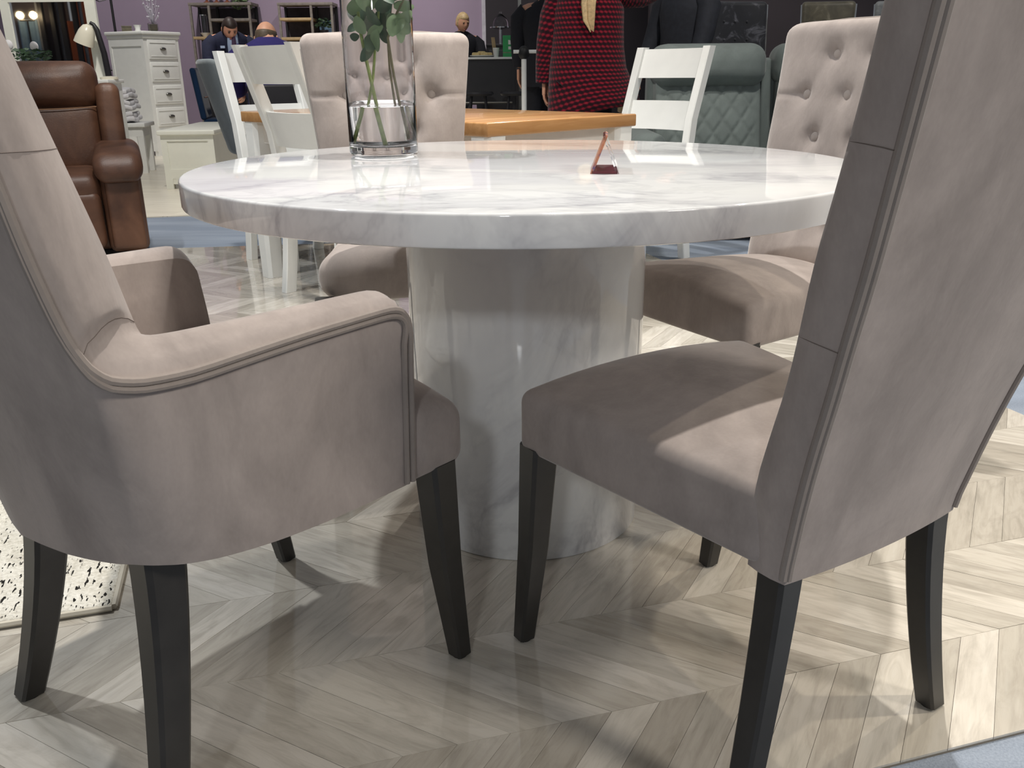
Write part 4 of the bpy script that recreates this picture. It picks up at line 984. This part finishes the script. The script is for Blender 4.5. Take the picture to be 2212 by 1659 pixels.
def seated(lean=.0, arm_fwd=.25, sh=.19):
    """seated skeleton, seat at .45, facing +y; returns verts list builder"""
    J = dict(pel=(0, -.05, .55), sp=(0, -.04+lean*.3, .72), ch=(0, -.03+lean*.7, .93), nk=(0, -.02+lean, 1.06), hb=(0, .0+lean*1.15, 1.13))
    def build(x):
        V = [(*J['pel'], .15*x, .12*x), (*J['sp'], .145*x, .115*x), (*J['ch'], .165*x, .115*x), (*J['nk'], .075*x if x > 1.02 else .055, .06), (*J['hb'], .05, .055)]
        E = [(0, 1), (1, 2), (2, 3)]+([(3, 4)] if x <= 1.02 else [])
        if x > 1.02: V = V[:4]; V[3] = (J['nk'][0], J['nk'][1]-.01, J['nk'][2]-.035, .085, .07)
        k = len(V)
        for s in (1, -1):
            V += [(s*sh, -.03+lean*.75, .985, .065*x, .065*x), (s*(sh+.05), .03+lean*.7, .80, .052*x), (s*(sh+.05), .10+lean*.6, .70, .046*x), (s*(sh-.02), .10+arm_fwd+lean*.5, .735, .036*x)]
            E += [(2, k), (k, k+1), (k+1, k+2), (k+2, k+3)]; k += 4
        if x <= 1.02:
            for s in (1, -1):
                V += [(s*.10, .12, .53, .078), (s*.11, .40, .51, .06), (s*.11, .42, .26, .05), (s*.11, .41, .07, .04), (s*.11, .50, .045, .04)]; E += [(0, k), (k, k+1), (k+1, k+2), (k+2, k+3), (k+3, k+4)]; k += 5
        return V, E
    return build, J
def trousers_seated(mat):
    V = [(0, -.05, .55, .165, .13)]; E = []; k = 1
    for s in (1, -1): V += [(s*.10, .12, .535, .09), (s*.11, .40, .515, .072), (s*.11, .42, .28, .062), (s*.11, .41, .12, .055)]; E += [(0, k), (k, k+1), (k+1, k+2), (k+2, k+3)]; k += 4
    return ('trousers', V, E, mat)
def chair_simple(loc, az, label, mat):
    t = thing('visitor_chair', label, 'chair', loc, facing(az), 'chairs the two men sit on')
    obj('seat', MB().rbox(-.22, .22, -.27, .2, .38, .43, .015, 3, 3), mat, t); obj('backrest', MB().rbox(-.22, .22, -.33, -.285, .43, .86, .015, 3, 3), mat, t)
    for x in (-.19, .19):
        for y in (-.25, .16): obj('leg', MB().tube([(x, y, .38), (x, y, .0035)], .012, 8), 'blackmetal', t)
# man in navy suit looking down
bld, J = seated(.16, .2); DZ = .30
def raise_(VE, dz):
    return [(v[0], v[1], v[2]+dz*min(1, max(0, (v[2]-.3)/.25)), *v[3:]) for v in VE[0]], VE[1]
mA = (-3.08, 10.35, 0)
t, H = person('person', 'man in navy suit and plum tie looking down at the table', mA, -60, raise_(bld(1.0), DZ),
    [('trousers', [(v[0], v[1], v[2]+.22, *v[3:]) for v in trousers_seated('navy')[1]], trousers_seated('navy')[2], 'navy')], (.02, .245, 1.395, 0, -36), 'short', 'hairdark', 'skin2', [(Matrix.Translation((.17, .40, 1.02)) @ Matrix.Rotation(1.3, 4, 'X'), 1), (Matrix.Translation((-.17, .40, 1.02)) @ Matrix.Rotation(1.3, 4, 'X'), -1)])
seated_jacket(t, .16, 'navy', DZ, .19, .2)
sv = MB().tube([(0, .225, 1.40), (0, .245, 1.33), (0, .238, 1.24), (0, .195, 1.12), (0, .15, 1.0)], [(.045, .03), (.055, .035), (.06, .04), (.05, .035), (.02, .03)], 12); obj('shirt', sv, 'shirt', t)
sv = MB().tube([(0, .275, 1.36), (0, .286, 1.31), (0, .282, 1.22), (0, .236, 1.10), (0, .19, 1.0)], [(.018, .012), (.02, .012), (.026, .012), (.03, .012), (.03, .012)], 10); obj('tie', sv, 'tie', t)
obj('collar', MB().lathe([(.066, 0), (.068, .03), (.062, .05)], 20, (0, .15, 1.375), False), 'shirt', t)
obj('pocket_square', MB().box(.09, .135, .225, .24, 1.20, 1.225), 'shirt', t, smooth=False)
chair_simple((mA[0], mA[1], 0), -60, 'dark chair under the man in the navy suit', 'blackmetal')
# bald man from behind
bld2, J2 = seated(.05, .22, .205); mB = (-1.80, 7.08, 0); DB = .11
t, H = person('person', 'bald man in deep blue jacket seen from behind', mB, 112, raise_(bld2(1.0), DB), [trousers_seated('denim')], (.0, .085, 1.19, -24, -12), 'bald', 'hairgrey', 'skin', [(Matrix.Translation((.185, .34, .785)) @ Matrix.Rotation(1.3, 4, 'X'), 1), (Matrix.Translation((-.185, .34, .79)) @ Matrix.Rotation(1.3, 4, 'X'), -1)], 1.06)
seated_jacket(t, .05, 'royal', DB, .205, .22)
chair_simple((mB[0], mB[1], 0), 112, 'dark chair under the bald man', 'blackmetal')
# meeting table between the two men (hidden but standing there)
# blond man by the bar
bld3, J3 = seated(.06, .2); mC = (-.60, 11.9, 0)
t, H = person('person', 'blond man in black suit seated beyond the bar table', mC, -70, raise_(bld3(1.0), .33), [('trousers', [(v[0], v[1], v[2]+.28, *v[3:]) for v in trousers_seated('ink')[1]], trousers_seated('ink')[2], 'ink')], (0, .09, 1.515, 10, -16), 'short', 'hairblond', 'skin', [(Matrix.Translation((.17, .32, 1.06)) @ Matrix.Rotation(1.3, 4, 'X'), 1), (Matrix.Translation((-.17, .32, 1.06)) @ Matrix.Rotation(1.3, 4, 'X'), -1)])
seated_jacket(t, .06, 'ink', .33, .19, .2)
st = thing('bar_stool', 'black bar stool under the blond man', 'stool', (mC[0], mC[1], 0), 0, 'black bar stools')
obj('seat', MB().lathe([(.17, .665), (.18, .69), (.16, .705), (.002, .705)], 24), 'blackmetal', st)
for k in range(4): a = PI/4+k*PI/2; obj('leg', MB().tube([(.11*math.cos(a), .11*math.sin(a), .67), (.2*math.cos(a), .2*math.sin(a), .0035)], .014, 8), 'blackmetal', st)

# ------------------------------------------------------------------ bar table and its things
bt = thing('bar_table', 'high bar table with thin white top and black frame', 'table', (-.78, 9.95, 0))
obj('top', MB().rbox(0, .875, 0, .6, 1.06, 1.082, .004, 2, 1), 'white', bt); obj('front_panel', MB().box(.02, .855, .04, .07, .60, 1.06), 'blackmetal', bt, smooth=False)
for x in (.03, .815):
    for y in (.03, .54): obj('leg', MB().box(x, x+.03, y, y+.03, .0035, 1.06), 'blackmetal', bt, smooth=False)
obj('foot_rail', MB().tube([(.04, .045, .62), (.83, .045, .62)], .012), 'pewter', bt)
for i, x in enumerate((-.66, -.27, .12)):
    st = thing('bar_stool', ('black bar stool at the left of the bar table', 'black bar stool in the middle of the bar table', 'black bar stool at the right of the bar table')[i], 'stool', (x-.05, 9.62, 0), .0, 'black bar stools')
    obj('seat', MB().lathe([(.15, .70), (.165, .72), (.15, .74), (.002, .74)], 24), 'blackmetal', st)
    for k in range(4): a = PI/4+k*PI/2; obj('leg', MB().tube([(.10*math.cos(a), .10*math.sin(a), .705), (.2*math.cos(a), .2*math.sin(a), .0)], .014, 8), 'tanwood' if (i == 0 and k == 3) else 'blackmetal', st)
    obj('ring', MB().tube([(.16*math.cos(2*PI*j/16), .16*math.sin(2*PI*j/16), .3) for j in range(17)], .008, 6), 'blackmetal', st)
pl_ = thing('food_plate', 'plate of pastries on the bar table', 'plate', (-.29, 10.12, 1.082)); obj('plate', MB().lathe([(.06, 0), (.13, .016), (.128, .02), (.06, .006), (.002, .006)], 24), 'paper', pl_)
for i, (x, y) in enumerate(((-.06, -.03), (.03, -.04), (.07, .03), (-.03, .04), (.0, 0))): obj('pastry', MB().rbox(x-.045, x+.045, y-.025, y+.025, .012+.008*(i == 4), .05+.012*(i == 4), .018, 3, 3), 'food', pl_)
cp = thing('paper_cup', 'white paper cup holding a wooden paddle on the bar table', 'cup', (-.135, 10.1, 1.082)); obj('cup', MB().lathe([(.025, 0), (.036, .095), (.033, .095), (.023, .006), (.002, .006)], 20), 'paper', cp); obj('paddle', MB().rbox(-.028, .012, -.004, .004, .02, .20, .004, 2, 1, lambda p: Vector((p.x-.12*p.z, p.y, p.z))), 'tanwood', cp)
gb = thing('green_paper_bag', 'green paper bag with white print on the bar table', 'bag', (.005, 10.06, 1.082))
obj('bag', MB().rbox(-.066, .066, -.04, .04, 0, .215, .005, 2, 3), 'greenbag', gb); obj('base_fold', MB().box(-.067, .067, -.0425, -.0405, .038, .05), 'leaf', gb, smooth=False)
obj('print_mark', MB().add([(x, -.0412, z) for x, z in ((-.008, .125), (.025, .125), (.06, .115), (.066, .125), (.066, .17), (.05, .165), (.04, .172), (.02, .165), (-.008, .17))], [tuple(range(9))]).box(-.008, .026, -.0418, -.0408, .075, .105), 'paper', gb, smooth=False)
gd = thing('glass_cloche', 'glass cloche on a small wall ledge beyond the bar table', 'cloche', (-.10, 12.3, 1.47))
obj('dome', MB().lathe([(.10, .012), (.10, .06), (.075, .12), (.03, .16), (.012, .17), (.018, .19), (.002, .2)], 24), 'glass', gd); obj('cake_stand', MB().lathe([(.09, -.20), (.02, -.18), (.02, -.02), (.14, 0), (.14, .012), (.002, .012)], 24), 'chrome', gd)
sb_ = thing('sideboard', 'tall black sideboard under the glass cloche', 'sideboard', (-.28, 12.1, 0)); obj('carcass', MB().box(0, .7, 0, .45, .02, 1.24), 'blackmetal', sb_, smooth=False); obj('top', MB().rbox(-.01, .71, -.01, .46, 1.24, 1.27, .005, 2, 1), 'blackmetal', sb_)
for x in (0.02, .36): d_ = obj('door', MB().rbox(x, x+.32, -.014, .0, .06, 1.2, .004, 2, 1), 'blackmetal', sb_); obj('handle', MB().tube([(x+.27, -.02, .6), (x+.27, -.02, .8)], .006, 6), 'pewter', d_)
for x in (.02, .62): obj('foot', MB().box(x, x+.06, .02, .08, -.0035, .02), 'blackmetal', sb_, smooth=False)
rl_ = thing('white_rail', 'white tubular rail and post by the bar table', 'rail', (at(1132, 180, 7.6).x, 7.6, 0)); obj('post', MB().tube([(0, 0, -.0035), (0, 0, 1.03)], .021, 14), 'white', rl_); obj('rail', MB().tube([(-.085, 0, 1.085), (.11, 0, 1.085)], .014, 12), 'white', rl_); obj('joint', MB().ball((0, 0, 1.075), (.045, .04, .055), 14, 10), 'pad', rl_)
cb = thing('steel_post', 'slim steel post between the bar table and the rail', 'post', (.125, 10.7, 0)); obj('post', MB().box(-.015, .02, -.02, .02, -.0035, 2.4), 'pewter', cb, smooth=False); obj('base_plate', MB().box(-.06, .065, -.06, .06, -.0035, .01), 'pewter', cb, smooth=False)

# ------------------------------------------------------------------ standing people
def standing(h=1.7, sh=.18):
    k = h/1.75
    def build(x, legs=True, arms=((.06, 0), (.06, 0))):
        V = [(0, 0, .95*k, .15*x, .115*x), (0, 0, 1.15*k, .135*x, .11*x), (0, 0, 1.34*k, .16*x, .115*x), (0, .01, 1.49*k, .055*x, .055*x), (0, .03, 1.57*k, .05, .055)]; E = [(0, 1), (1, 2), (2, 3), (3, 4)]; n = 5
        if not legs: V = V[:3]+[(0, .0, 1.455*k, .08, .07)]; E = E[:3]; n = 4
        for s, (f, _) in zip((1, -1), arms):
            V += [(s*sh, 0, 1.42*k, .062*x), (s*(sh+.05), f*.3, 1.16*k, .05*x), (s*(sh+.06), f, .93*k, .038*x)]; E += [(2, n), (n, n+1), (n+1, n+2)]; n += 3
        if legs:
            for s in (1, -1): V += [(s*.09, 0, .85*k, .085), (s*.10, .01, .48*k, .06), (s*.10, -.02, .1, .042), (s*.10, .10, .05, .04)]; E += [(0, n), (n, n+1), (n+1, n+2), (n+2, n+3)]; n += 4
        return V, E
    return build, k
def trousers(mat, k, z0=.07):
    V = [(0, 0, .95*k, .16, .125)]; E = []; n = 1
    for s in (1, -1): V += [(s*.09, 0, .84*k, .098), (s*.10, .01, .48*k, .075), (s*.10, -.02, .12, .06)]; E += [(0, n), (n, n+1), (n+1, n+2)]; n += 3
    return ('trousers', V, E, mat)
# woman in red coat (seen from behind, turned a little)
bw, kw = standing(1.66, .165); WL = (.53, 6.32, 0)
def wbody(b):
    V, E = b(1.0, True); V = [list(v) for v in V]
    V[5:8] = [[.18, 0, 1.40, .055], [.34, .08, 1.36, .045], [.43, .26, 1.44, .034]]; V[8:11] = [[-.18, 0, 1.38, .055], [-.265, 0, 1.12, .045], [-.295, .02, .87, .032]]
    return [tuple(v) for v in V], E
t, H = person('person', 'woman in red and black dogtooth coat standing behind the oak topped table', WL, 78, wbody(bw), [trousers('denim', kw)], (0, .04, 1.575, 0, 0), 'short', 'hairblond', 'skin',
    [(Matrix.Translation((-.295, .02, .868)), 1), (Matrix.Translation((.43, .26, 1.44)) @ Matrix.Rotation(2.4, 4, 'X'), -1)])
# person local: +y facing away from the camera, +x to image right
rings = []; uvs = []; nR = 40
levels = [(.655, .320, .215), (.72, .305, .205), (.82, .285, .19), (.95, .262, .175), (1.08, .245, .165), (1.2, .24, .16), (1.32, .238, .155), (1.40, .22, .14), (1.45, .16, .11), (1.475, .085, .08)]
for z, rx, ry in levels:
    r = []
    for j in range(nR):
        a = 2*PI*j/nR; fl = sm(1.0, .65, z); rr = 1+.045*math.sin(a*5+1.3)*fl
        x = rx*rr*math.cos(a); y = ry*rr*math.sin(a); zz = z+fl*.27*x+fl*.012*math.sin(a*3); r.append((x+.03*fl, y, zz)); uvs.append((a/(2*PI)*1.6, z))
    rings.append(r)
# dense in z for the pattern uv
mb = MB().loft(rings, cap=False); mb.uv = uvs
co = obj('coat', mb, 'hound', t, angle=80); co.modifiers.new('s', 'SOLIDIFY').thickness = .012
def sleeve(pts, rad):
    mb = MB().tube(pts, rad, 14); n = 14; mb.uv = [((i % n)/n*.45, (i//n)*.14) for i in range(len(mb.v))]; return mb
obj('sleeve', sleeve([(-.20, 0, 1.41), (-.245, -.005, 1.28), (-.275, 0, 1.12), (-.29, .01, .98), (-.295, .02, .86)], [.075, .078, .072, .066, .062]), 'hound', co)
obj('sleeve', sleeve([(.19, 0, 1.41), (.26, .03, 1.39), (.34, .10, 1.39), (.40, .2, 1.42), (.43, .26, 1.45)], [.075, .072, .066, .06, .056]), 'hound', co)
hb = MB(); random.seed(21)
for i in range(16):
    a = random.uniform(-1, 1); b_ = random.uniform(.8, 1.05)
    hb.tube([(.02+.02*a, -.07, 1.62), (.04+.035*a, -.145, 1.48), (.025+.035*a, -.185, 1.34), (.03+.030*a, -.19, 1.24), (.05+.012*a, -.188, 1.24-.07*b_)], [.014, .016, .014, .009, .002], 6)
obj('ponytail', hb, 'hairblond', t)
# dark clad man left of her
bm1, km = standing(1.8, .2)
t, H = person('person', 'man in black clothes standing just left of the woman in red', (.33, 8.45, 0), 75, bm1(1.0, True), [trousers('ink', km)], (0, .05, 1.70, 0, 0), 'short', 'hairdark', 'skin', [(Matrix.Translation((.26, .06, .95)), -1), (Matrix.Translation((-.26, .06, .95)), 1)])
standing_jacket(t, km, 'ink', .2, .06)
# man in charcoal jacket at right
bm2, km2 = standing(1.78, .2)
t, H = person('person', 'man in charcoal jacket standing behind the grey green sofa', (1.30, 7.0, 0), 215, bm2(1.0, True, ((.18, 0), (.18, 0))), [trousers('denim', km2)], (0, .05, 1.69, 0, 0), 'short', 'hairdark', 'skin', [(Matrix.Translation((.255, .18, .945)) @ Matrix.Rotation(.4, 4, 'X'), -1), (Matrix.Translation((-.255, .18, .945)) @ Matrix.Rotation(.4, 4, 'X'), 1)])
standing_jacket(t, km2, 'charcoal', .2, .18)
for s in (1, -1): obj('cuff', MB().lathe([(.046, 0), (.046, .03)], 14, (s*.255, .17, .945), False), 'paper', t)

# ------------------------------------------------------------------ crushed velvet chairs on the platform at right
pf_ = MB().rbox(1.6, 4.6, 8.2, 10.3, -.0035, .42, .01, 2, 1); o = obj('platform', pf_, 'brownwall'); tag(o, 'low dark display platform under the crushed velvet chairs', 'platform')
def vchair(loc, az, mat, label, w=.25, rnd=.06):
    t = thing('velvet_display_chair', label, 'chair', loc, facing(az), 'crushed velvet chairs on the platform')
    b = obj('backrest', MB().rbox(-w, w, -.28, -.19, .40, 1.12, rnd*.7, 5, 10, lambda p: Vector((p.x*(.9+.14*(p.z-.4)), p.y-.14*(p.z-.4)+.25*(p.x**2)*2.0-.014*math.exp(-((p.x % .12-.06)/.02)**2)*math.exp(-((p.z % .14-.07)/.02)**2)*(p.y > -.22), p.z))), mat, t, angle=80)
    for x in (-.12, 0, .12):
        for z in (.62, .78, .94): obj('button', MB().ball((x, -.188-.14*(z-.4)+.5*x*x, z), .012, 8, 6), mat, b)
    obj('seat', MB().rbox(-w+.01, w-.01, -.22, .25, .38, .50, .04, 4, 6), mat, t)
    for s in (1, -1): obj('edge_trim', MB().tube([(s*(w*(.9+.14*(z-.4))), -.235-.14*(z-.4)+.5*w*w, z) for z in (.42, .6, .8, 1.0, 1.09)], .014, 8), 'chrome', t)
    for x in (-.2, .2):
        for y in (-.2, .2): obj('leg', MB().post([(x, y, .385), (x, y*1.1, .0005)], [.04, .03]), 'chrome', t, angle=20)
vchair((2.22, 8.75, .42), -75, 'darkvel', 'charcoal crushed velvet chair above the grey green sofa', .33)
vchair((3.02, 8.85, .42), -100, 'olivevel', 'olive crushed velvet chair on the platform', .25)
vchair((3.70, 8.85, .42), -105, 'silvervel', 'silver crushed velvet chair at the right end of the platform', .25)
# small stool seen between the coat and the white chair
so = thing('low_wooden_stool', 'small tan wooden stool beyond the oak topped table', 'stool', (.97, 6.75, 0)); obj('seat', MB().rbox(-.16, .16, -.14, .14, .64, .70, .01, 2, 2), 'tanwood', so)
for x in (-.13, .13):
    for y in (-.11, .11): obj('leg', MB().tube([(x, y, .645), (x, y, -.0035)], .012, 8), 'chrome', so)
